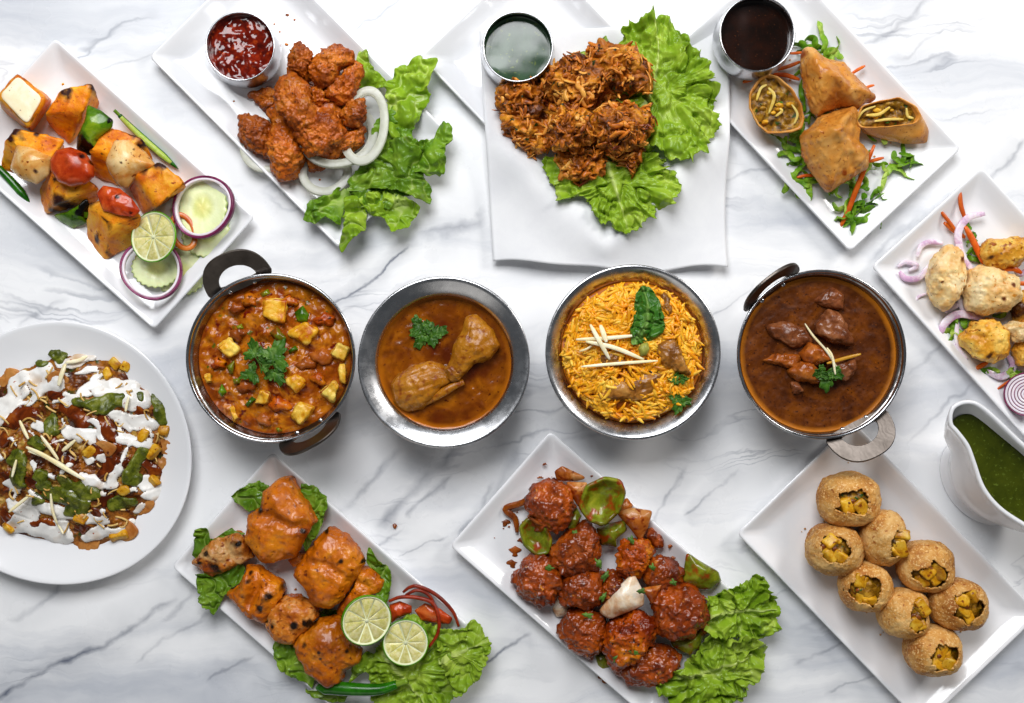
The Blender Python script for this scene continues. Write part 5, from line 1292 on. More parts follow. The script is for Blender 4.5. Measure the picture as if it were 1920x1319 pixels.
# ------------------------------------------------------------------ saucy fritter plate
MN = dict(n=2.35, lvl=6, lay=((5.5, 28, 'n'), (4.6, 13, 'b'), (2.0, 7, 'n'), (.7, 3.5, 'n')), smooth=6)
for i, (P, zb, zt, mt, lb) in enumerate([
    ('408,382 440,288 490,260 562,268 612,300 622,370 602,452 540,502 470,482 428,432', 8, 70, 'manch', 'saucy red fritter highest on its plate'),
    ('508,602 560,528 640,488 690,442 732,520 752,600 722,662 640,692 580,707 528,662', 14, 78, 'manch', 'pear shaped saucy fritter below the capsicum'),
    ('342,722 390,638 440,598 512,630 562,690 572,750 522,832 450,838 368,782', 8, 70, 'manch', 'leftmost saucy fritter with a yellow scrap'),
    ('556,782 600,700 690,673 742,700 764,790 742,842 650,852 578,842', 14, 80, 'manch', 'craggy saucy fritter in the middle of its plate'),
    ('748,700 812,678 862,740 870,802 822,834 762,832', 12, 70, 'manch', 'small saucy fritter touching the striped onion petal'),
    ('828,642 850,568 902,538 972,548 1004,590 952,692 900,722 848,702', 14, 80, 'manch_gold', 'bright orange saucy fritter behind the striped onion petal'),
    ('952,702 990,618 1062,630 1142,690 1148,742 1050,754 978,752', 10, 70, 'manch', 'flat saucy fritter left of the leaning capsicum wedge'),
    ('998,832 1020,778 1102,758 1192,763 1254,850 1242,932 1182,992 1090,1008 1018,962', 10, 92, 'manch', 'large round saucy fritter beside the lettuce'),
    ('562,962 600,888 680,862 752,900 778,980 762,1062 690,1093 608,1052', 8, 74, 'manch', 'round saucy fritter near the lower left rim'),
    ('778,972 830,908 922,878 1003,910 1004,1002 962,1072 882,1112 820,1158 783,1062', 16, 88, 'manch_gold', 'orange saucy fritter with a pointed lower end'),
    ('822,1162 900,1100 1010,1038 1092,1058 1138,1110 1092,1182 980,1228 888,1212', 8, 62, 'manch', 'lowest dark saucy fritter of the plate')]):
    blob('saucy_fritter', M[mt], q('J', P).mean(0) + (q('J', P) - q('J', P).mean(0)) * 1.05, zb if zb > 12 else 7.5, zt, None, lb, 'fritter', 'saucy red fritters', seed=500 + i, **MN)
for i, (P, zf, z0, lb) in enumerate([
    ('656,382 690,288 770,248 842,258 860,310 832,402 760,466 698,442', zbowl(56, 22, .05, .05), 70, 'big concave green capsicum piece near the top rim'),
    ('372,482 410,438 470,458 512,540 502,602 450,608 398,562', zbowl(34, 16), 44, 'curled green capsicum piece at the left of the fritters'),
    ('1162,598 1222,640 1322,700 1340,750 1290,793 1230,788 1148,742', zdome(42, 18, -.1, .2), 56, 'capsicum wedge leaning on the right rim above the lettuce'),
    ('733,490 790,468 872,448 882,500 832,540 832,582 758,572', zdome(40, 18), 50, 'folded capsicum piece beside the orange fritter'),
    ('722,1082 790,1068 802,1150 762,1178 728,1152', zdome(14, 12), 22, 'small dark capsicum piece at the lower rim'),
    ('1085,1022 1180,1008 1240,960 1284,896 1268,962 1222,1062 1180,1093 1098,1052', zdome(34, 16, .1, -.2), 40, 'capsicum strip under the large round fritter'),
    ('596,442 640,388 664,430 632,502 598,492', zdome(34, 12), 40, 'small green capsicum sliver between the upper fritters')]):
    sheet('capsicum_piece', M['pepper_sauce'], q('J', P), zf, 6, None, lb, 'capsicum', 'capsicum pieces', smooth=8, z0=z0, lay=((1.8, 22, 's'), (.7, 8, 'n')), seed=20 + i)
for i, (P, zf, z0, mt, lb) in enumerate([
    ('532,215 570,188 692,248 640,264 545,262', zdome(30, 8, 0, .2), 36, 'onion_sauce', 'sauced onion petal highest on the fritter plate'),
    ('588,265 692,268 682,330 650,392 608,320', zdome(40, 10), 46, 'onion_sauce', 'translucent onion petal left of the big capsicum piece'),
    ('826,412 900,388 1003,404 982,482 945,553 888,482', zdome(44, 12), 50, 'onion_sauce', 'translucent onion petal on the upper right rim'),
    ('742,892 850,758 912,702 964,800 964,862 800,930', zdome(66, 18, .0, .1), 78, 'onion_stripe', 'striped white onion petal in the middle of the fritters'),
    ('522,872 560,798 622,850 602,907 543,914', zdome(20, 14), 28, 'onion_stripe', 'pale onion petal under the left fritters'),
    ('948,772 1052,753 1000,855', zdome(66, 8), 70, 'onion_sauce', 'small orange onion scrap beside the large round fritter'),
    ('820,380 880,340 910,380 880,410 830,420', zdome(36, 8), 40, 'onion_sauce', 'orange onion scrap behind the big capsicum piece'),
    ('1235,870 1275,850 1290,910 1262,1000 1235,990', zdome(40, 12), 46, 'onion_sauce', 'onion strip between the large fritter and the lettuce')]):
    sheet('onion_petal', M[mt], q('J', P), zf, 4, None, lb, 'onion', 'sauced onion petals', smooth=12, z0=z0, lay=((1.0, 24, 's'), (.5, 7, 'n')), seed=40 + i)
for g, z, w, lb in [('432,305 385,360 300,392 345,440 355,505', [30, 22, 16, 16, 14], 12, 'bent strip of brown sauce coated onion at the left'), ('405,425 460,462 535,475', [50, 50, 46], 6, 'thin onion strip across the highest fritter')]:
    stick('onion_strip', 'sauce_smear', q('J', g), z, w, lb, 'onion', 'sauced onion strips', h=7, n=24)
blob('fritter_scrap', M['manch'], q('J', '962,500 1000,485 1040,520 1055,575 1020,580 985,545'), 10, 44, None, 'dark fritter scrap by the upper right rim', 'fritter', 'saucy red fritters', seed=530, n=2.3, lvl=5, lay=((4, 16, 'n'), (2, 6, 'n')))
for i, (x, y, z) in enumerate([(505, 675, 66), (745, 655, 76), (775, 712, 70), (765, 812, 72), (945, 785, 88), (1100, 745, 76), (1145, 955, 86), (830, 1100, 76), (915, 1075, 86), (690, 900, 74), (900, 542, 80), (1000, 672, 72), (630, 510, 60), (1045, 535, 20)]):
    p = q('J', '%g,%g' % (x, y))[0]; a = (i * 67) % 180
    lab = ['on the leftmost fritter', 'on the pear shaped fritter', 'on the craggy fritter', 'below the craggy fritter', 'on the striped onion petal', 'on the flat fritter', 'on the large round fritter', 'on the pointed fritter', 'at the foot of the pointed fritter', 'on the round lower left fritter', 'on the bright orange fritter', 'beside the bright orange fritter', 'by the capsicum sliver', 'on the upper right rim'][i]
    P = [(p[0] + (9 + 2 * math.sin(i)) * math.cos(t) * (1 + .35 * math.cos(5 * t + i)), p[1] + 5.5 * math.sin(t) * (1 + .35 * math.cos(4 * t + i))) for t in np.linspace(0, 6.28, 40)[:-1]]
    c, s = math.cos(a), math.sin(a); P = np.array([(p[0] + (x2 - p[0]) * c - (y2 - p[1]) * s, p[1] + (x2 - p[0]) * s + (y2 - p[1]) * c) for x2, y2 in P])
    sheet('herb_scrap', M['herb'], P, zdome(z, 3.5), 1, None, 'tiny chopped green herb ' + lab, 'herb', 'chopped herb scraps', nr=5, nt=40, smooth=1, z0=z, lay=((1.0, 6, 'n'),), seed=i)
for i, (x, y, r, lb) in enumerate([(465, 243, 4, 'in the top corner of the fritter plate'), (485, 180, 3, 'at the very top of the fritter plate'), (300, 460, 6, 'left of the bent onion strip'), (345, 595, 8, 'above the leftmost fritter'), (330, 655, 7, 'just left of the leftmost fritter'), (470, 885, 8, 'below the leftmost fritter'), (400, 825, 6, 'by the lower left rim'), (718, 232, 4, 'on the upper rim beside the onion petal'), (1085, 570, 4, 'beside the dark fritter scrap'), (1095, 630, 4, 'on the rim above the flat fritter'), (770, 1200, 8, 'by the small dark capsicum'), (380, 545, 6, 'below the curled capsicum'), (820, 1195, 6, 'next to the lowest fritter')]):
    p = q('J', '%g,%g' % (x, y))[0]
    P = np.array([(p[0] + r * (1.3 + .5 * math.sin(3 * t + i) + .25 * math.sin(7 * t)) * math.cos(t), p[1] + r * (.9 + .4 * math.cos(2 * t + i)) * math.sin(t)) for t in np.linspace(0, 6.28, 30)[:-1]])
    zz = 24 if i in (7, 8, 9) else (16 if i in (0, 1) else 8)
    sheet('sauce_drip', M['sauce_smear'], P, zdome(zz, 1.6), 1.2, None, 'small brown sauce drip ' + lb, 'sauce', 'sauce drips', nr=4, nt=30, smooth=1, z0=zz)
leaf('lettuce_leaf', M['lettuce'], q('J', '1240,800 1310,778 1420,755 1500,712 1548,738 1558,790 1603,828 1600,882 1608,1002 1540,1013 1512,1032 1360,1000 1245,965 1262,900'), 48, ruf=26, wl=17, crink=7, cwl=27, seed=151, zmin=33, nr=38, nt=340, jag=.06, label='frilly lettuce leaf over the right corner of the fritter plate', cat='lettuce', group='lettuce leaves', mid=q('J', '1260,900 1400,880 1590,870'))
leaf('lettuce_leaf', M['lettuce'], q('J', '1002,1232 1130,1150 1232,1045 1262,985 1400,1000 1532,1020 1532,1112 1502,1182 1462,1242 1442,1302 1330,1350 1200,1420 1120,1345 1088,1282'), 46, ruf=26, wl=17, crink=7, cwl=27, seed=157, zmin=33, nr=40, nt=360, jag=.06, label='frilly lettuce leaf at the bottom of the fritter plate', cat='lettuce', group='lettuce leaves', mid=q('J', '1130,1190 1260,1170 1480,1090'))

# ------------------------------------------------------------------ orange tikka plate
def zi(v, ch): return [(q(v, '%g,%g' % (x, y))[0][0], q(v, '%g,%g' % (x, y))[0][1], r) for x, y, r in ch]
TI = dict(n=3.0, lvl=6, lay=((4.5, 38, 'n'), (2.4, 15, 'n'), (1.0, 6, 'b')), smooth=4)
for i, (P, zb, zt, mt, lb, ch, gr) in enumerate([
    ('418,472 428,350 510,300 528,220 600,148 652,148 684,210 742,280 790,370 742,442 684,552 570,598 498,572', 8, 84, 'tikka', 'largest orange tikka piece at the top of its plate', [(490, 325, 8), (640, 152, 8), (700, 430, 8)], [('430,360 560,350 640,400 740,400', 9, 9), ('560,250 600,330 680,380', -6, 14)]),
    ('666,652 720,558 800,458 850,403 922,440 1003,530 1033,590 962,692 932,762 850,828 780,812 738,742', 8, 82, 'tikka', 'square orange tikka piece right of the bare plate', [(905, 590, 7), (850, 412, 8), (820, 440, 6), (1010, 600, 7)], [('720,580 830,600 960,690', 8, 9)]),
    ('148,587 210,508 280,453 382,433 434,490 474,570 400,603 330,622 250,664 198,642', 8, 56, 'tikka_pale', 'thin charred tikka piece at the left rim', [(255, 620, 12), (370, 500, 9), (210, 545, 7), (170, 600, 6)], [('290,480 360,560 450,570', 6, 9)]),
    ('318,742 400,690 428,598 492,608 602,690 624,740 592,802 512,892 440,872 388,822', 8, 70, 'tikka', 'ridged tikka piece with a curled charred edge', [(430, 690, 7), (435, 650, 6), (525, 770, 11), (485, 825, 7), (600, 730, 10)], [('460,620 480,720 440,800', 10, 9), ('430,640 420,740', -8, 8)]),
    ('508,892 590,788 680,758 772,800 794,860 722,942 672,1003 590,982 538,942', 8, 72, 'tikka_pale', 'pale tikka piece with black grill spots in the lower left', [(600, 735, 9), (650, 745, 8), (695, 775, 9), (735, 910, 8), (665, 915, 9), (500, 900, 8), (545, 930, 7)], []),
    ('666,1012 700,950 800,878 902,868 944,960 1013,1040 1003,1092 932,1132 902,1202 850,1230 770,1182 708,1092', 8, 78, 'tikka', 'bottom orange tikka piece above the green chili', [(795, 1055, 6), (800, 1090, 5), (715, 1025, 6), (740, 915, 8), (930, 1060, 5)], [('900,900 930,1000 990,1060', 6, 10)]),
    ('886,842 960,740 1000,618 1062,618 1134,680 1112,742 1022,762 962,832 910,863', 8, 56, 'tikka', 'small orange tikka strip next to the lime half', [(1110, 680, 5), (985, 640, 5)], [('1000,700 1040,700', 5, 8)]),
    ('640,580 690,540 730,545 700,610 660,618', 8, 36, 'tikka', 'tiny tikka scrap between the two largest pieces', [], [])]):
    blob('tikka_piece', M[mt], q('I', P), zb, zt, None, lb, 'tikka', 'orange tikka pieces', seed=600 + i, char=zi('I', ch), grooves=[(q('I', g), d, w) for g, d, w in gr], **TI)
for i, (P, z, rf, mt, lb, md) in enumerate([
    ('338,245 430,183 492,173 548,208 525,285 440,334 368,292', 34, 8, 'lettuce_dark', 'small dark lettuce leaf at the top left of the tikka', None),
    ('685,180 770,198 834,250 828,340 792,440 728,528 700,420 740,330 690,270', 34, 8, 'lettuce_dark', 'dark lettuce leaf tucked right of the largest tikka', None),
    ('138,548 168,418 217,418 217,470 262,470 330,403 405,440 300,500 190,575', 32, 10, 'lettuce_dark', 'curled lettuce leaf behind the thin charred tikka', None),
    ('162,652 240,640 330,600 412,618 402,690 320,742 262,852 178,802', 33, 9, 'lettuce_dark', 'lettuce leaf hanging over the left rim below the thin tikka', None),
    ('1028,572 1060,512 1102,570 1168,640 1168,700 1152,802 1100,762 1115,680 1050,612', 34, 8, 'lettuce_dark', 'narrow lettuce leaf above the lime half', None),
    ('548,1092 570,998 662,1008 722,1100 772,1180 768,1252 690,1202 640,1193', 34, 9, 'lettuce_dark', 'lettuce leaf at the lower left of the bottom tikka piece', None),
    ('718,1240 800,1250 950,1272 932,1312 860,1314 760,1284', 33, 7, 'lettuce', 'small lettuce edge below the green chili', None),
    ('935,1212 960,1148 1040,1055 1095,1078 1012,1172', 38, 7, 'lettuce', 'pale lettuce rib between the bottom tikka and the salad', None),
    ('790,850 850,825 900,850 880,880 820,890', 14, 4, 'lettuce_dark', 'lettuce scrap between the tikka pieces beside the lime half', None),
    ('1035,1172 1080,1050 1140,960 1250,868 1352,900 1450,960 1500,1100 1520,1240 1482,1322 1300,1400 1080,1370 1055,1250', 40, 13, 'lettuce', 'broad lettuce leaf under the flat lime slice', '1130,1060 1230,1190 1350,1330'),
    ('1400,1052 1420,940 1530,930 1600,888 1642,930 1637,960 1684,990 1672,1060 1642,1112 1632,1202 1560,1222 1500,1285 1440,1152', 46, 16, 'lettuce', 'frilly lettuce leaf at the right end of the tikka plate', '1420,1100 1530,1050 1660,1000')]):
    leaf('lettuce_leaf', M[mt], q('I', P), z, ruf=rf * 1.35, wl=18, crink=4.6, cwl=26, seed=170 + i * 3, zmin=32 if i not in (8,) else 10, nr=32, nt=300, jag=.06, label=lb, cat='lettuce', group='lettuce leaves', mid=None if md is None else q('I', md))
for g, z, w, lb in [('1155,792 1210,772 1290,772 1380,802 1412,890 1405,960 1362,1028', [44, 46, 48, 50, 56, 56, 52], 6.5, 'long dark red onion strip curving down to the flat lime'), ('1228,745 1262,720 1310,716 1400,760 1482,842 1515,922', [36, 38, 40, 40, 38, 36], 6, 'dark red onion strip along the right rim'), ('1240,760 1300,735 1360,760 1400,830', 42, 5.5, 'short dark red onion strip between the two longer ones')]:
    stick('red_onion_strip', 'red_shred', q('I', g), z, w, lb, 'onion', 'dark red onion strips', h=9, n=40, taper=.3)
for P, z, lb in [('1148,882 1158,810 1210,790 1272,815 1272,852 1200,880 1165,905', 36, 'red tomato piece beside the lime half'), ('1285,840 1340,800 1420,830 1485,880 1470,912 1380,905 1320,890', 34, 'red tomato piece under the onion strips')]:
    sheet('tomato_piece', M['tomato_grill'], q('I', P), zdome(z, 10), 5, None, lb, 'tomato', 'red tomato pieces', z0=z, lay=((1.6, 16, 'n'),), seed=3)
chili(q('I', '1195,1222 1100,1248 950,1246 840,1238 775,1240'), [58, 56, 50, 44, 42], 13.0, 'plump whole green chili on the lettuce below the tikka')
lime(*q('I', '1040,893')[0], 92, 46, (.42, -.08, 1), 30, 'thick lime half with green rind leaning on the tikka', name='lime_half')
lime(*q('I', '1240,1006')[0], 66, 42, (.08, .1, 1), 12, 'flat lime slice lying on the lettuce')

# ------------------------------------------------------------------ paneer curry
def zJ(X, Y, rr):
    p = np.stack([X, Y, 0 * X], 1)
    return 82 + 9 * (1 - rr ** 2) + (layer(p, (7.0, 42, 'n'), 3) + layer(p, (4.6, 21, 'w'), 5) + layer(p, (1.2, 8, 'n'), 7)) * np.clip((1.04 - rr) * 8, .15, 1)
disc('paneer_curry', M['gravy_tomato'], (cJ[0] + 1, cJ[1] + 1, 0), 137, zJ, 110, 300, None, 'chunky red tomato masala filling the left two handled bowl', 'curry', depth=25)
for i, (P, dz, lb) in enumerate([
    ('480,288 594,290 582,416 466,384', 0, 'topmost curried paneer cube with a yellow face'), ('606,474 690,412 762,455 702,542', 0, 'curried paneer cube right of the coriander'), ('224,550 290,498 338,560 290,607', -2, 'curried paneer cube at the left side of the bowl'),
    ('832,590 870,526 928,555 902,618', -2, 'curried paneer cube at the right side of the bowl'), ('588,732 640,688 694,740 640,795', -1, 'curried paneer cube just below right of the coriander'), ('776,792 850,728 874,760 846,842', -2, 'curried paneer cube at the lower right wall'),
    ('612,912 660,848 744,870 668,962', 0, 'curried paneer cube lowest in the bowl'), ('416,852 460,783 503,800 482,852', -2, 'small curried paneer cube below the coriander'), ('874,642 908,636 910,742 886,732', -3, 'curried paneer sliver against the right wall'),
    ('282,872 310,858 338,930 310,948', -3, 'narrow curried paneer sliver at the lower left wall'), ('152,702 182,692 192,732 160,742', -3, 'tiny curried paneer corner at the left wall')]):
    P = q('G', P); c = P.mean(0)
    hexa('paneer_cube', M['paneer_curry'], c + (P - c) * 1.06, 105 + dz, c + (P - c) * 1.12, 78, None, lb, 'paneer', 'curried paneer cubes', n=12, rnd=7, lay=((3.0, 18, 'n'), (1.0, 6, 'n')), seed=700 + i)
for i, (P, lb) in enumerate([('633,362 680,322 714,375 702,412 650,412', 'bright green pepper dice near the top of the paneer curry'), ('498,472 540,438 593,500 562,530', 'green pepper dice above the coriander sprig'), ('443,257 490,233 503,260 460,284', 'green pepper dice at the upper wall of the paneer bowl'), ('266,652 312,618 304,692 285,695', 'green pepper dice left of the coriander sprig'),
    ('218,792 240,743 268,790 240,818', 'green pepper dice at the lower left of the paneer curry'), ('362,862 400,813 428,830 380,874', 'green pepper dice near the bottom of the paneer curry'), ('598,566 640,538 654,560 610,584', 'small green pepper dice right of the coriander sprig'), ('318,435 350,422 362,448 330,458', 'pale green pepper dice in the upper left of the paneer curry'), ('300,720 345,712 352,745 308,748', 'olive pepper dice below left of the coriander sprig'), ('530,985 560,975 565,1000 540,1008', 'tiny pepper dice at the bottom wall of the paneer bowl')]):
    sheet('pepper_dice', M['pepper' if i in (0, 4, 5, 6) else 'pepper_sauce'], q('G', P), zdome(94 if i not in (2, 4, 5, 9) else 90, 7), 6, None, lb, 'pepper', 'green pepper dice', nr=8, nt=40, z0=98, lay=((1, 12, 'n'),), seed=i)
for i, (x, y, r, m, lb) in enumerate([(400, 300, 40, 'tomato_grill', 'soft tomato lump in the upper left of the paneer curry'), (560, 350, 34, 'onion_sauce', 'soft onion lump between the topmost paneer cubes'), (800, 400, 42, 'tomato_grill', 'soft tomato lump at the upper right wall of the paneer bowl'), (780, 600, 46, 'onion_sauce', 'glossy onion lump left of the right paneer cube'), (330, 480, 38, 'onion_sauce', 'soft onion lump above the left paneer cube'), (230, 640, 36, 'tomato_grill', 'soft tomato lump at the left wall of the paneer bowl'), (700, 640, 40, 'onion_sauce', 'soft onion lump right below the coriander sprig'), (560, 860, 44, 'tomato_grill', 'soft tomato lump beside the lowest paneer cube'), (380, 760, 40, 'onion_sauce', 'soft onion lump above the small paneer cube'), (760, 720, 36, 'tomato_grill', 'soft tomato lump left of the lower right paneer cube'), (470, 940, 38, 'onion_sauce', 'soft onion lump near the bottom wall of the paneer bowl'), (610, 300, 36, 'tomato_grill', 'soft tomato lump right of the topmost paneer cube'), (330, 340, 34, 'onion_sauce', 'soft onion lump in the far upper left of the paneer curry')]):
    p = q('G', '%g,%g' % (x, y))[0]; k = r / 2.866
    P = np.array([(p[0] + k * (1.25 + .3 * math.sin(2 * s + x) + .15 * math.sin(5 * s + y)) * math.cos(s), p[1] + k * (.85 + .25 * math.cos(3 * s + y)) * math.sin(s)) for s in np.linspace(0, 6.28, 30)[:-1]])
    blob('masala_lump', M['manch_gold' if m == 'tomato_grill' else 'lamb_gold'], P, 80, 101, None, lb, 'masala lump', 'lumps in the paneer curry', n=2.2, lvl=4, lay=((2.0, 14, 'n'), (.8, 5, 'n')), seed=720 + i)
g = lambda s: q('G', s)[0]
coriander([(*g('425,580'), 30, 105, 0), (*g('520,605'), 42, 60, 3), (*g('412,690'), 28, 190, -1), (*g('535,685'), 31, -60, 0), (*g('475,640'), 22, 20, 5)], 108, 'coriander sprig in the middle of the paneer curry', stems=[q('G', '425,600 450,640 460,690')])

# ------------------------------------------------------------------ chicken leg curry
def smoothz(z, s1=0.8, l1=40, s2=.5, l2=12, seed=1):
    def f(X, Y, rr):
        p = np.stack([X, Y, 0 * X], 1)
        return z + (layer(p, (s1, l1, 'n'), seed) + layer(p, (s2, l2, 'n'), seed + 3)) * np.clip((1 - rr) * 8, 0, 1) + 1.5 * np.clip((rr - .95) / .05, 0, 1) ** 2
    return f
disc('chicken_curry', M['gravy_chicken'], (cK[0], cK[1], 0), 121.5, smoothz(74, 1.3, 34, .7, 10, 4), 90, 220, None, 'smooth orange brown gravy in the pot with chicken legs', 'curry', depth=25)
CH = dict(n=2.2, lvl=6, lay=((3.4, 40, 'n'), (.9, 9, 'n')), smooth=5)
t = thing('curried_chicken', U(q('G', '1450,660'), 62)[0], 'whole chicken leg bent at its joint in the brown gravy', 'chicken')
blob('thigh', M['curry_chicken'], q('G', '1462,655 1478,560 1530,470 1558,385 1620,370 1705,450 1738,540 1694,605 1602,645 1562,695 1522,728 1480,705'), 60, 110, t, seed=801, grooves=[(q('G', '1560,400 1535,520 1490,650'), 1.65, 4), (q('G', '1650,430 1620,520 1540,650'), 1.155, 4.8), (q('G', '1600,640 1540,650'), 1.32, 4.8), (q('G', '1590,400 1570,500'), 0.825, 2.4), (q('G', '1700,520 1620,600'), 0.99, 4)], **CH)
blob('drumstick', M['curry_chicken'], q('G', '1158,745 1200,690 1280,643 1360,620 1430,638 1475,668 1515,690 1525,718 1490,748 1440,765 1400,802 1320,872 1240,896 1176,842'), 58, 102, t, seed=802, grooves=[(q('G', '1190,740 1290,690 1400,660'), 1.65, 3.2), (q('G', '1190,790 1300,770 1480,715'), 1.32, 4), (q('G', '1220,850 1320,810 1430,750'), 1.155, 3.2), (q('G', '1290,650 1330,680 1450,690'), 0.99, 3.2)], **CH)
V, F = sweepV(path_u(q('G', '1310,866 1400,815 1480,765 1545,735'), [78, 86, 88, 82], 20), circ(8, 10, 6), np.concatenate([np.linspace(.5, 1, 10), np.linspace(1, .7, 10)])); obj('tendon', V, F, M['curry_chicken'], t, {'h': np.full(len(V), .5)})
blob('joint', M['curry_chicken'], q('G', '1440,660 1480,630 1520,660 1545,700 1525,735 1480,740 1450,710'), 70, 100, t, seed=803, n=2.2, lvl=5, lay=((2.5, 14, 'n'), (.8, 5, 'n')))
coriander([(*g('1312,450'), 30, 115, 0), (*g('1375,475'), 34, 15, 1), (*g('1325,492'), 29, 245, 0)], 80, 'coriander leaves floating on the chicken leg gravy')

# ------------------------------------------------------------------ biryani
def biryani():
    rng = np.random.default_rng(9)
    c = np.array([cL[0], cL[1]]); R = 126
    def hz(x, y):
        rr = np.hypot(x, y) / R
        p = np.stack([x, y, 0 * x], 1)
        return 95 + 22 * (1 - rr ** 2.6) + 6 * fbm(p / 36.0, 3)
    t = thing('biryani_rice', (cL[0], cL[1], 70), 'mound of yellow saffron rice grains filling the pot', 'rice')
    disc('rice_bed', M['rice_dark'], (cL[0], cL[1], 0), R + .5, lambda X, Y, rr: hz(X - c[0], Y - c[1]) - 5, 40, 100, t, depth=20)
    # grain shapes
    protos = []
    for k in range(6):
        L = 26 + 3 * k; bend = (-.16, .1, .22, -.26, .05, .34)[k]
        u = np.linspace(-.5, .5, 6)
        pa = np.stack([u * L, bend * L * (u ** 2) * 2, 0 * u], 1)
        v, f = sweepV(pa, circ(3.5, 6, 3.0), np.array([.35, .85, 1, 1, .85, .35]))
        protos.append((v, f))
    meshes = []
    for k, (v, f) in enumerate(protos):
        me = bpy.data.meshes.new('rice_grain'); me.from_pydata((v * S).tolist(), [], f); me.polygons.foreach_set('use_smooth', [True] * len(me.polygons)); me.materials.append(M['rice']); meshes.append(me)
    VV = []; FF = []; off = 0; n_obj = 0
    holes = [(q('H', '685,550')[0], 26), (q('H', '470,720')[0], 40), (q('H', '390,560')[0], 22)]
    hc = [(U(p, 100)[0][:2] - c, r) for p, r in holes]
    cand = []
    for i in range(1500):
        a = rng.uniform(0, 6.28); r = (R - 7) * math.sqrt(rng.uniform(0, 1))
        x, y = r * math.cos(a), r * math.sin(a)
        if any(np.hypot(x - h[0], y - h[1]) < rad for h, rad in hc) and rng.uniform() < .8: continue
        top = rng.uniform(0, 1)
        cand.append((top, x, y))
    cand.sort(key=lambda v: -v[0])
    flow = lambda x, y: 2.5 * vnoise(np.array([[x / 40., y / 40., 0.]]), 5)[0] + 1.0
    for i, (top, x, y) in enumerate(cand):
        k = int(rng.integers(6))
        e = 2.0
        z = float(hz(np.array([x]), np.array([y]))[0])
        gx = float((hz(np.array([x + e]), np.array([y])) - hz(np.array([x - e]), np.array([y])))[0] / (2 * e)); gy = float((hz(np.array([x]), np.array([y + e])) - hz(np.array([x]), np.array([y - e])))[0] / (2 * e))
        az = flow(x, y) + rng.normal(0, .75)
        pitch = -math.atan(gx * math.cos(az) + gy * math.sin(az)) + rng.normal(0, .16)
        zz = z - 2.5 + 6.0 * top
        if math.hypot(x, y) > R - 16: az = math.atan2(y, x) + 1.57 + rng.normal(0, .4)
        rot = (Matrix.Rotation(az, 3, 'Z') @ Matrix.Rotation(pitch, 3, 'Y') @ Matrix.Rotation(rng.uniform(-.5, .5), 3, 'X'))
        if i < 300:
            place('rice_grain', meshes[k], (c[0] + x, c[1] + y, zz), t, rot=rot.to_euler())
        else:
            v, f = protos[k]
            VV.append(v @ np.array(rot).T + np.array([c[0] + x, c[1] + y, zz])); FF += [tuple(j + off for j in h) for h in f]; off += len(v)
    obj('rice_layer', np.concatenate(VV), FF, M['rice'], t, kind='stuff')
biryani()
BM = dict(n=2.3, lvl=5, lay=((4.0, 24, 'n'), (1.8, 9, 'r'), (.6, 4, 'n')), smooth=6)
for i, (P, zb, zt, lb) in enumerate([('606,492 680,458 742,520 764,600 786,645 700,634 650,592 620,542', 92, 124, 'brown chicken piece right of the cardamom pod'), ('305,724 400,680 550,638 655,640 645,722 560,784 440,786 328,772', 88, 114, 'long brown chicken piece at the bottom of the rice'), ('312,570 360,535 420,515 468,590 420,610 350,606', 96, 116, 'smooth brown chicken piece under the ginger sticks'), ('640,250 680,240 690,400 650,400', 90, 110, 'dark chicken edge behind the mint leaf')]):
    blob('biryani_chicken', M['biryani_meat'], q('H', P), zb + 4, zt + 7, None, lb, 'chicken', 'chicken pieces in the rice', seed=820 + i, grooves=[(q('H', '540,720 600,690 640,700'), 3, 4)] if i == 1 else [], **BM)
leaf('mint_leaf', M['mint'], q('H', '513,240 545,196 592,208 632,270 652,350 658,410 622,462 560,482 498,494 483,440 508,370 508,300'), 132, ruf=2, wl=30, crink=4.2, cwl=15, seed=841, nr=34, nt=260, jag=.03, zmin=110, bowl=-8, label='fresh crinkled mint leaf on top of the biryani', cat='mint', mid=q('H', '500,490 560,400 570,300 545,205'))
for gg, z, w, lb in [('213,472 360,466 508,452', [118, 122, 126], 9, 'ginger stick pointing at the mint leaf'), ('262,482 400,512 552,572', [122, 126, 122], 10, 'broad ginger stick slanting down to the right on the rice'), ('240,608 430,592 622,578', [116, 120, 124], 7.5, 'long thin ginger stick lowest on the rice'), ('285,398 330,480 382,572', [116, 128, 120], 10, 'ginger stick standing steeply under the others'), ('335,400 350,440 366,486', [120, 126, 128], 11, 'short ginger stick next to the steep one'), ('228,532 265,520 300,498', [114, 116, 116], 5, 'small ginger scrap at the left of the sticks')]:
    stick('ginger_stick', 'ginger', q('H', gg), np.array(z) + 5, w * .78, lb, 'ginger', 'ginger sticks', h=4.5, taper=.55, n=20)
blob('cardamom_pod', M['cardamom'], q('H', '524,520 540,492 572,486 582,520 566,552 536,556'), 118, 137, None, 'pale green cardamom pod in the rice below the mint', 'cardamom', n=2.1, lvl=4, lay=((.5, 8, 's'),), seed=9, grooves=[(q('H', '540,495 552,550'), 2.5, 2.5), (q('H', '565,492 560,550'), 2, 2.5)])
strip('whole_spice', M['tamarind'], q('H', '515,605 560,625 615,655'), 114, 8, 6, None, 'dark curled spice sliver near the long ginger stick', 'spice', n=16, taper=.6)
hh = lambda s: q('H', s)[0]
coriander([(*hh('735,775'), 30, 250, 0), (*hh('705,675'), 17, 60, 4), (*hh('745,672'), 13, 10, 5)], 112, 'coriander leaf on the rice by the lower right wall', stems=[q('H', '735,760 715,720 700,690'), q('H', '655,740 690,735 730,760')])

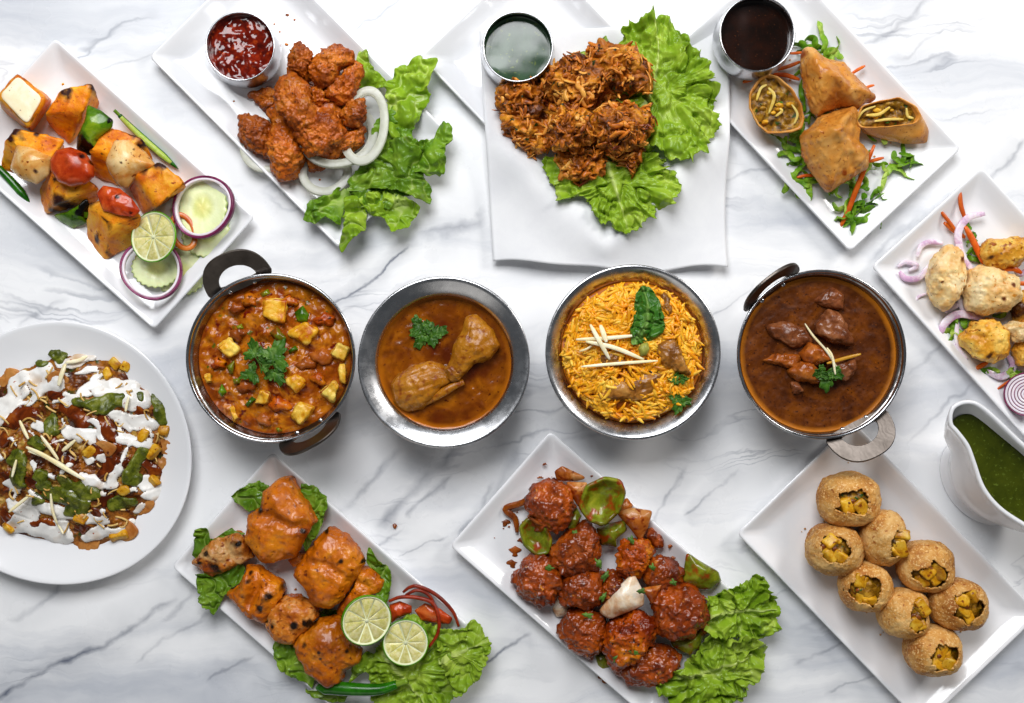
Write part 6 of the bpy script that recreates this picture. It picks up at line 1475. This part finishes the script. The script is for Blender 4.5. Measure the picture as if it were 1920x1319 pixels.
# ------------------------------------------------------------------ lamb curry
disc('lamb_curry', M['gravy_lamb'], (cM[0], cM[1], 0), 139.5, smoothz(88, 1.0, 30, .5, 7, 14), 110, 260, None, 'dark brown gravy filling the right two handled bowl', 'curry', depth=25)
LM = dict(n=2.4, lvl=5, lay=((3.2, 20, 'n'), (1.4, 8, 'n')), smooth=5)
for i, (P, zb, zt, mt, lb) in enumerate([('1173,412 1250,388 1352,420 1384,480 1300,512 1208,462', 78, 98, 'lamb', 'lamb chunk at the left of the curry surface'), ('1418,402 1470,328 1522,340 1562,430 1594,492 1480,484 1428,442', 78, 112, 'lamb', 'tall lamb chunk right of the ginger threads'), ('1408,282 1480,222 1544,250 1532,322 1440,302', 76, 97, 'lamb', 'lamb chunk nearest the upper wall of the bowl'),
    ('1328,542 1380,493 1462,520 1494,580 1380,592', 80, 110, 'lamb_gold', 'golden lamb chunk just above the coriander leaf'), ('1282,632 1330,583 1402,590 1414,682 1328,674', 80, 108, 'lamb_gold', 'golden lamb chunk left of the coriander leaf'), ('1153,578 1220,543 1332,550 1310,622 1230,600', 78, 97, 'lamb_gold', 'flat lamb strip reaching left through the gravy'), ('1498,602 1600,568 1614,620 1550,674', 78, 106, 'lamb', 'dark lamb chunk right of the coriander leaf'), ('1285,690 1320,680 1345,730 1300,745', 78, 93, 'lamb', 'small lamb bit surfacing below the golden chunks')]):
    Q_ = q('H', P)
    blob('lamb_chunk', M[mt], Q_.mean(0) + (Q_ - Q_.mean(0)) * 1.14, zb, zt + 8, None, lb, 'lamb', 'lamb chunks', seed=840 + i, **LM)
coriander([(*hh('1470,650'), 34, 265, 0), (*hh('1445,635'), 20, 200, 2), (*hh('1505,640'), 20, 320, 2)], 114, 'coriander leaf in the middle of the lamb curry')
for gg, z, w, mt, lb in [('1358,393 1400,455 1470,535 1530,635', [98, 108, 118, 112], 4.0, 'ginger', 'long pale ginger thread across the lamb curry'), ('1468,513 1495,560 1510,648', [116, 119, 120], 4.5, 'ginger', 'short pale ginger thread crossing the long one'), ('1468,592 1550,568 1637,545', [118, 114, 108], 6, 'ginger_gold', 'golden ginger stick pointing right in the lamb curry')]:
    stick('ginger_thread', mt, q('H', gg), z, w, lb, 'ginger', 'ginger threads', h=4, taper=.5, n=24)

# ------------------------------------------------------------------ chaat
def chaat():
    out = q('F', '-160,420 0,335 80,268 150,228 260,205 380,200 470,205 560,222 620,290 690,365 772,450 765,600 752,760 722,900 640,945 590,1050 420,1102 280,1082 120,1052 0,1025 -140,960 -230,700')
    Q = U(out, 30)[:, :2]; c = centroid(Q); R = polyR(Q, c, smooth=4)
    def hm(x, y):
        r = np.hypot(x - c[0], y - c[1]) / (lookR(R, np.arctan2(y - c[1], x - c[0])) + 1e-6)
        p = np.stack([x, y, 0 * x], 1)
        l = layer(p, (8.0, 44, 'n'), 91) + layer(p, (4.0, 20, 'n'), 92) + layer(p, (2.0, 9, 'r'), 93)
        return 13 + (34 * (1 - np.clip(r, 0, 1.2) ** 2.6)) + l * np.clip((1.02 - r) * 5, .0, 1) - 30 * np.clip(r - 1, 0, 1)
    n = 300; th = np.arange(n) * 2 * np.pi / n; nr = 130
    rr, tt = np.meshgrid(np.arange(1, nr + 1) / nr, th, indexing='ij'); rr = np.concatenate([[0], rr.ravel()]); tt = np.concatenate([[0], tt.ravel()])
    X = c[0] + rr * lookR(R, tt) * np.cos(tt); Y = c[1] + rr * lookR(R, tt) * np.sin(tt)
    Z = np.where(rr >= .999, 9.5, np.maximum(hm(X, Y), 10))
    t = thing('chaat_heap', (c[0], c[1], 10), 'heap of crackers and potato in brown sauce on the round plate', 'chaat')
    obj('base', np.stack([X, Y, Z], 1), polar_faces(nr, n), M['chaat'], t)
    rng = np.random.default_rng(77)
    # crackers round the edge and potato dice through the heap
    for (x, y, r, a) in [(735, 640, 52, .3), (720, 720, 48, .1), (620, 330, 55, .5), (30, 320, 60, .2), (20, 590, 45, .4), (560, 1010, 55, .3), (400, 1070, 50, .2), (110, 430, 48, .1), (260, 330, 42, .3), (480, 640, 40, .4), (650, 900, 45, .2)]:
        p = q('F', '%g,%g' % (x, y))[0]; k = r / 2.44 * 1.25
        P = np.array([(p[0] + k * (1 + .12 * math.sin(3 * s + x)) * math.cos(s), p[1] + k * (.8 + .1 * math.cos(2 * s + y)) * math.sin(s)) for s in np.linspace(0, 6.28, 30)[:-1]])
        w = U(p, 30)[0]; z = max(16, float(hm(np.array([w[0]]), np.array([w[1]]))[0]))
        sheet('cracker', M['cracker'], P, lambda r_, X_, Y_, z=z, a=a: z - 1 + 2 * (1 - r_ ** 2) + a * .45 * X_ + .1 * Y_, 2.5, t, nr=8, nt=50, z0=z, lay=((1.8, 14, 'n'), (.6, 5, 'n')), seed=int(x))
    for (x, y) in [(510, 250), (555, 262), (480, 295), (735, 560), (650, 580), (690, 790), (530, 1040), (420, 650), (570, 830), (20, 1010), (370, 960), (690, 660)]:
        p = q('F', '%g,%g' % (x, y))[0]; w = U(p, 40)[0]; z = max(16, float(hm(np.array([w[0]]), np.array([w[1]]))[0]))
        C, F2 = cubegrid(5); C2 = C / ((np.abs(C) ** 6).sum(1) ** (1 / 6))[:, None]
        Rm = np.array(Matrix.Rotation(rng.uniform(0, 3), 3, 'Z') @ Matrix.Rotation(rng.uniform(-.7, .7), 3, 'X'))
        v = (C2 * np.array([rng.uniform(9, 16), rng.uniform(7, 11), rng.uniform(5, 8)])) @ Rm.T
        v = v * (1 + .22 * fbm(v / 14. + x, y)[:, None])
        obj('potato_cube', np.array([w[0], w[1], z + 3]) + v * (1 + .10 * fbm(v / 9., x)[:, None]), F2, M['potato'], t)
    # poured sauces: a thickness field over the heap
    cell = 1.9
    x0, x1 = Q[:, 0].min() - 14, Q[:, 0].max() + 14; y0, y1 = Q[:, 1].min() - 14, Q[:, 1].max() + 14
    gx = np.arange(max(x0, U((-60, 0), 30)[0][0]), x1, cell); gy = np.arange(y0, y1, cell)
    GX, GY = np.meshgrid(gx, gy); gxr, gyr = GX.ravel(), GY.ravel()
    base = np.maximum(hm(gxr, gyr), 10.5)
    bg = base.reshape(GX.shape)
    for _ in range(10):
        e = np.pad(bg, 1, mode='edge'); bg = np.maximum((e[:-2, 1:-1] + e[2:, 1:-1] + e[1:-1, :-2] + e[1:-1, 2:]) / 4, bg - .25)
    base = bg.ravel()
    P0 = np.stack([gxr, gyr, 0 * gxr], 1)
    def pour(name, mat, strokes, thick, wob, seed, label, cat, lift=0.0, rough=(0.9, 12)):
        T = np.full(len(gxr), -9.0)
        wp = P0[:, :2] + wob * np.stack([fbm(P0 / 26., seed, 2), fbm(P0 / 26. + 40, seed + 1, 2)], 1)
        for s in strokes.split():
            f = [float(v) for v in s.split(',')]
            a = U(q('F', '%g,%g' % (f[0], f[1]))[0], 36)[0][:2]; b = U(q('F', '%g,%g' % (f[2], f[3]))[0], 36)[0][:2]
            d = seg_dist(wp, a, b) / (f[4] / 2.4425)
            T = np.maximum(T, 1 - d)
        T = T + .16 * fbm(P0 / 19., seed + 4, 1)
        zz = np.where(T > 0, base + lift + thick * np.minimum(1, np.sqrt(np.maximum(T, 0) * 2.2)) + rough[0] * fbm(P0 / rough[1], seed + 9), base + lift * .5 - 3 + T * 6)
        on = (T > -.10).reshape(GX.shape)
        ny, nx = GX.shape
        idx = np.arange(ny * nx).reshape(ny, nx)
        cellon = on[:-1, :-1] & on[1:, :-1] & on[:-1, 1:] & on[1:, 1:]
        jj, ii = np.where(cellon)
        F = np.stack([idx[jj, ii], idx[jj, ii + 1], idx[jj + 1, ii + 1], idx[jj + 1, ii]], 1)
        us = np.unique(F); mp = -np.ones(ny * nx, int); mp[us] = np.arange(len(us))
        V = np.stack([gxr, gyr, np.maximum(zz, 9.6)], 1)[us]
        obj(name, V, mp[F], M[mat], None, None, True, label, cat, None, 'stuff')
    pour('brown_sauce', 'chaat_brown', '80,490,130,470,48 340,480,370,550,48 480,520,520,560,40 520,640,500,740,40 320,680,330,690,44 20,580,30,600,38 10,770,20,790,44 160,790,190,800,38 460,870,480,880,34 150,990,230,990,28 370,1010,380,1020,34 10,950,20,960,28 260,390,290,400,34 680,710,690,730,24 600,460,620,470,28 420,600,440,640,30 260,600,280,640,26 560,700,580,690,24 420,940,450,950,24', 4.0, 9, 31, 'glossy brown sweet sauce pooled over the chaat', 'sauce')
    pour('yogurt_drizzle', 'yogurt', '60,330,200,290,46 20,420,80,340,50 150,370,260,330,40 260,250,400,230,24 0,500,60,440,28 300,430,450,340,20 480,365,640,400,44 540,480,680,540,36 560,600,660,640,26 330,560,430,600,32 470,690,480,700,20 545,715,500,805,25 400,760,470,820,24 640,790,700,800,22 680,860,740,850,36 30,880,150,940,34 150,880,280,940,32 50,985,280,1030,40 280,960,480,960,26 380,1050,560,1010,26 150,820,210,860,12 330,720,300,740,20 60,580,80,620,12 0,640,20,680,20 170,520,215,520,24 260,430,300,420,22 160,700,190,730,16 610,900,600,930,20 300,380,420,400,14 430,520,520,640,13 200,640,300,600,10 60,470,160,400,14 100,730,60,860,12 350,830,440,790,12 560,560,600,640,14 430,470,500,440,12 90,300,20,380,34 200,340,120,420,16 350,300,440,290,16 470,300,420,340,12 610,560,560,520,18 300,500,340,560,10 380,640,430,690,14 580,660,560,700,12 240,760,200,800,12 90,820,30,800,16 380,880,480,860,14 620,830,580,860,14 460,1000,400,1040,22 100,1010,20,990,24 680,600,640,560,14 140,560,180,600,10', 4.2, 9, 37, 'white yogurt drizzled in streaks over the chaat', 'yogurt', 0.6, (.7, 14))
    pour('green_chutney', 'chaat_green', '225,195,240,220,42 165,250,180,258,14 450,440,540,420,44 375,420,395,425,26 240,500,250,545,30 725,425,742,490,44 645,390,648,402,18 170,600,190,610,30 100,680,100,790,42 55,690,65,700,22 215,800,225,810,26 300,790,430,850,32 270,860,380,900,48 320,930,345,930,32 640,670,600,740,36 590,770,610,775,38 530,890,600,890,24 180,880,190,885,20 200,750,210,755,24', 5.5, 6, 43, 'thick green chutney spooned in patches over the chaat', 'chutney', 2.2, (1.1, 8))
    # noodle crumbs
    VV = []; FF = []; off = 0
    for k in range(85):
        a = rng.uniform(0, 6.28); r = .92 * math.sqrt(rng.uniform(0, 1)); Rr = lookR(R, np.array([a]))[0]
        x, y = c[0] + r * Rr * math.cos(a), c[1] + r * Rr * math.sin(a)
        if x < U((-30, 0))[0][0]: continue
        h = rng.uniform(0, 6.28); L = rng.uniform(9, 26)
        u = np.linspace(-.5, .5, 6)
        px, py = x + u * L * math.cos(h), y + u * L * math.sin(h)
        z = hm(np.array([x]), np.array([y]))[0]
        pa = np.stack([px + 2 * u ** 2 * L * -math.sin(h) * rng.normal(0, .4), py + 2 * u ** 2 * L * math.cos(h) * rng.normal(0, .4), np.full(6, max(z, 12) + rng.uniform(4, 9)) + rng.normal(0, 2) * u], 1)
        v, f = sweepV(pa, circ(rng.uniform(1.3, 2.0), 6)); VV.append(v); FF += [tuple(i + off for i in gq) for gq in f]; off += len(v)
    obj('noodle_crumbs', np.concatenate(VV), FF, M['sev'], None, None, True, 'short crisp noodle crumbs scattered over the chaat', 'noodle crumbs', None, 'stuff')
    for gg, w, lb in [('90,510 110,555 130,595', 6, 'ginger stick at the left of the chaat'), ('120,632 200,670 300,730 388,782', 8, 'longest ginger stick across the middle of the chaat'), ('130,650 220,680 300,720', 6, 'ginger stick lying against the longest one on the chaat'), ('188,580 225,630 268,690', 6, 'ginger stick crossing above the longest one'), ('300,250 282,300 268,352', 8, 'ginger stick near the top of the chaat'), ('232,845 240,920 262,985', 5, 'ginger stick below the green chutney on the chaat'), ('262,985 280,1010 290,1030', 4, 'short ginger stick near the bottom of the chaat'), ('345,600 310,630 285,650', 7, 'ginger stick in the middle of the yogurt streaks'), ('40,930 90,890 140,850', 6, 'ginger stick at the lower left of the chaat'), ('75,690 65,730 55,770', 5, 'ginger stick over the left green chutney patch'), ('400,215 360,235 300,245', 7, 'ginger stick at the top edge of the chaat heap'), ('590,400 580,440 575,470', 5, 'ginger stick beside the large yogurt pool')]:
        P = q('F', gg); w3 = U(P, 46)
        z = np.maximum(hm(w3[:, 0], w3[:, 1]), 14) + 13
        z = np.full(len(z), z.max()) * .6 + z * .4
        stick('ginger_stick', 'ginger', P, z, w, lb, 'ginger', 'ginger sticks', h=4.5, n=18)
chaat()

blob('bread_crumb', M['sauce_smear'], np.array([(736, 984), (741, 981), (745, 986), (742, 992), (737, 990)], float), 0.3, 5, None, 'tiny brown crumb on the marble right of the tikka plate', 'crumb', n=2.2, lvl=3, lay=((.6, 4, 'n'),), seed=2)

def crumbs(pl, count, mat, seed, label):
    c, u, v, a, b = PL[pl]; rng = np.random.default_rng(seed); VV = []; FF = []; off = 0; D, F = ico(2)
    for _ in range(count):
        p = c + u * rng.uniform(-1, 1) * (a - 55) + v * rng.uniform(-1, 1) * (b - 52); r = rng.uniform(.8, 2.2) * (1.6 if rng.uniform() < .15 else 1)
        VV.append(np.array([p[0], p[1], 7.3 + r * .4]) + D * r * np.array([1.2, .9, .6]) * (1 + .3 * fbm(D + p[0], 3)[:, None])); FF += [tuple(i + off for i in f) for f in F.tolist()]; off += len(D)
    obj('food_crumbs', np.concatenate(VV), FF, M[mat], None, {'c': np.zeros(off)}, True, label, 'crumbs', None, 'stuff')
crumbs('B', 45, 'fried', 1, 'tiny fried crumbs scattered on the fried chicken plate')
crumbs('D', 30, 'pastry', 2, 'tiny pastry crumbs scattered on the pastry plate')
crumbs('F', 40, 'puri', 3, 'tiny shell crumbs scattered on the puri plate')
crumbs('H', 40, 'tikka', 4, 'tiny orange crumbs scattered on the tikka plate')
crumbs('G', 70, 'sauce_smear', 5, 'tiny sauce specks scattered on the saucy fritter plate')
crumbs('A', 30, 'paneer', 6, 'tiny spice crumbs scattered on the paneer plate')
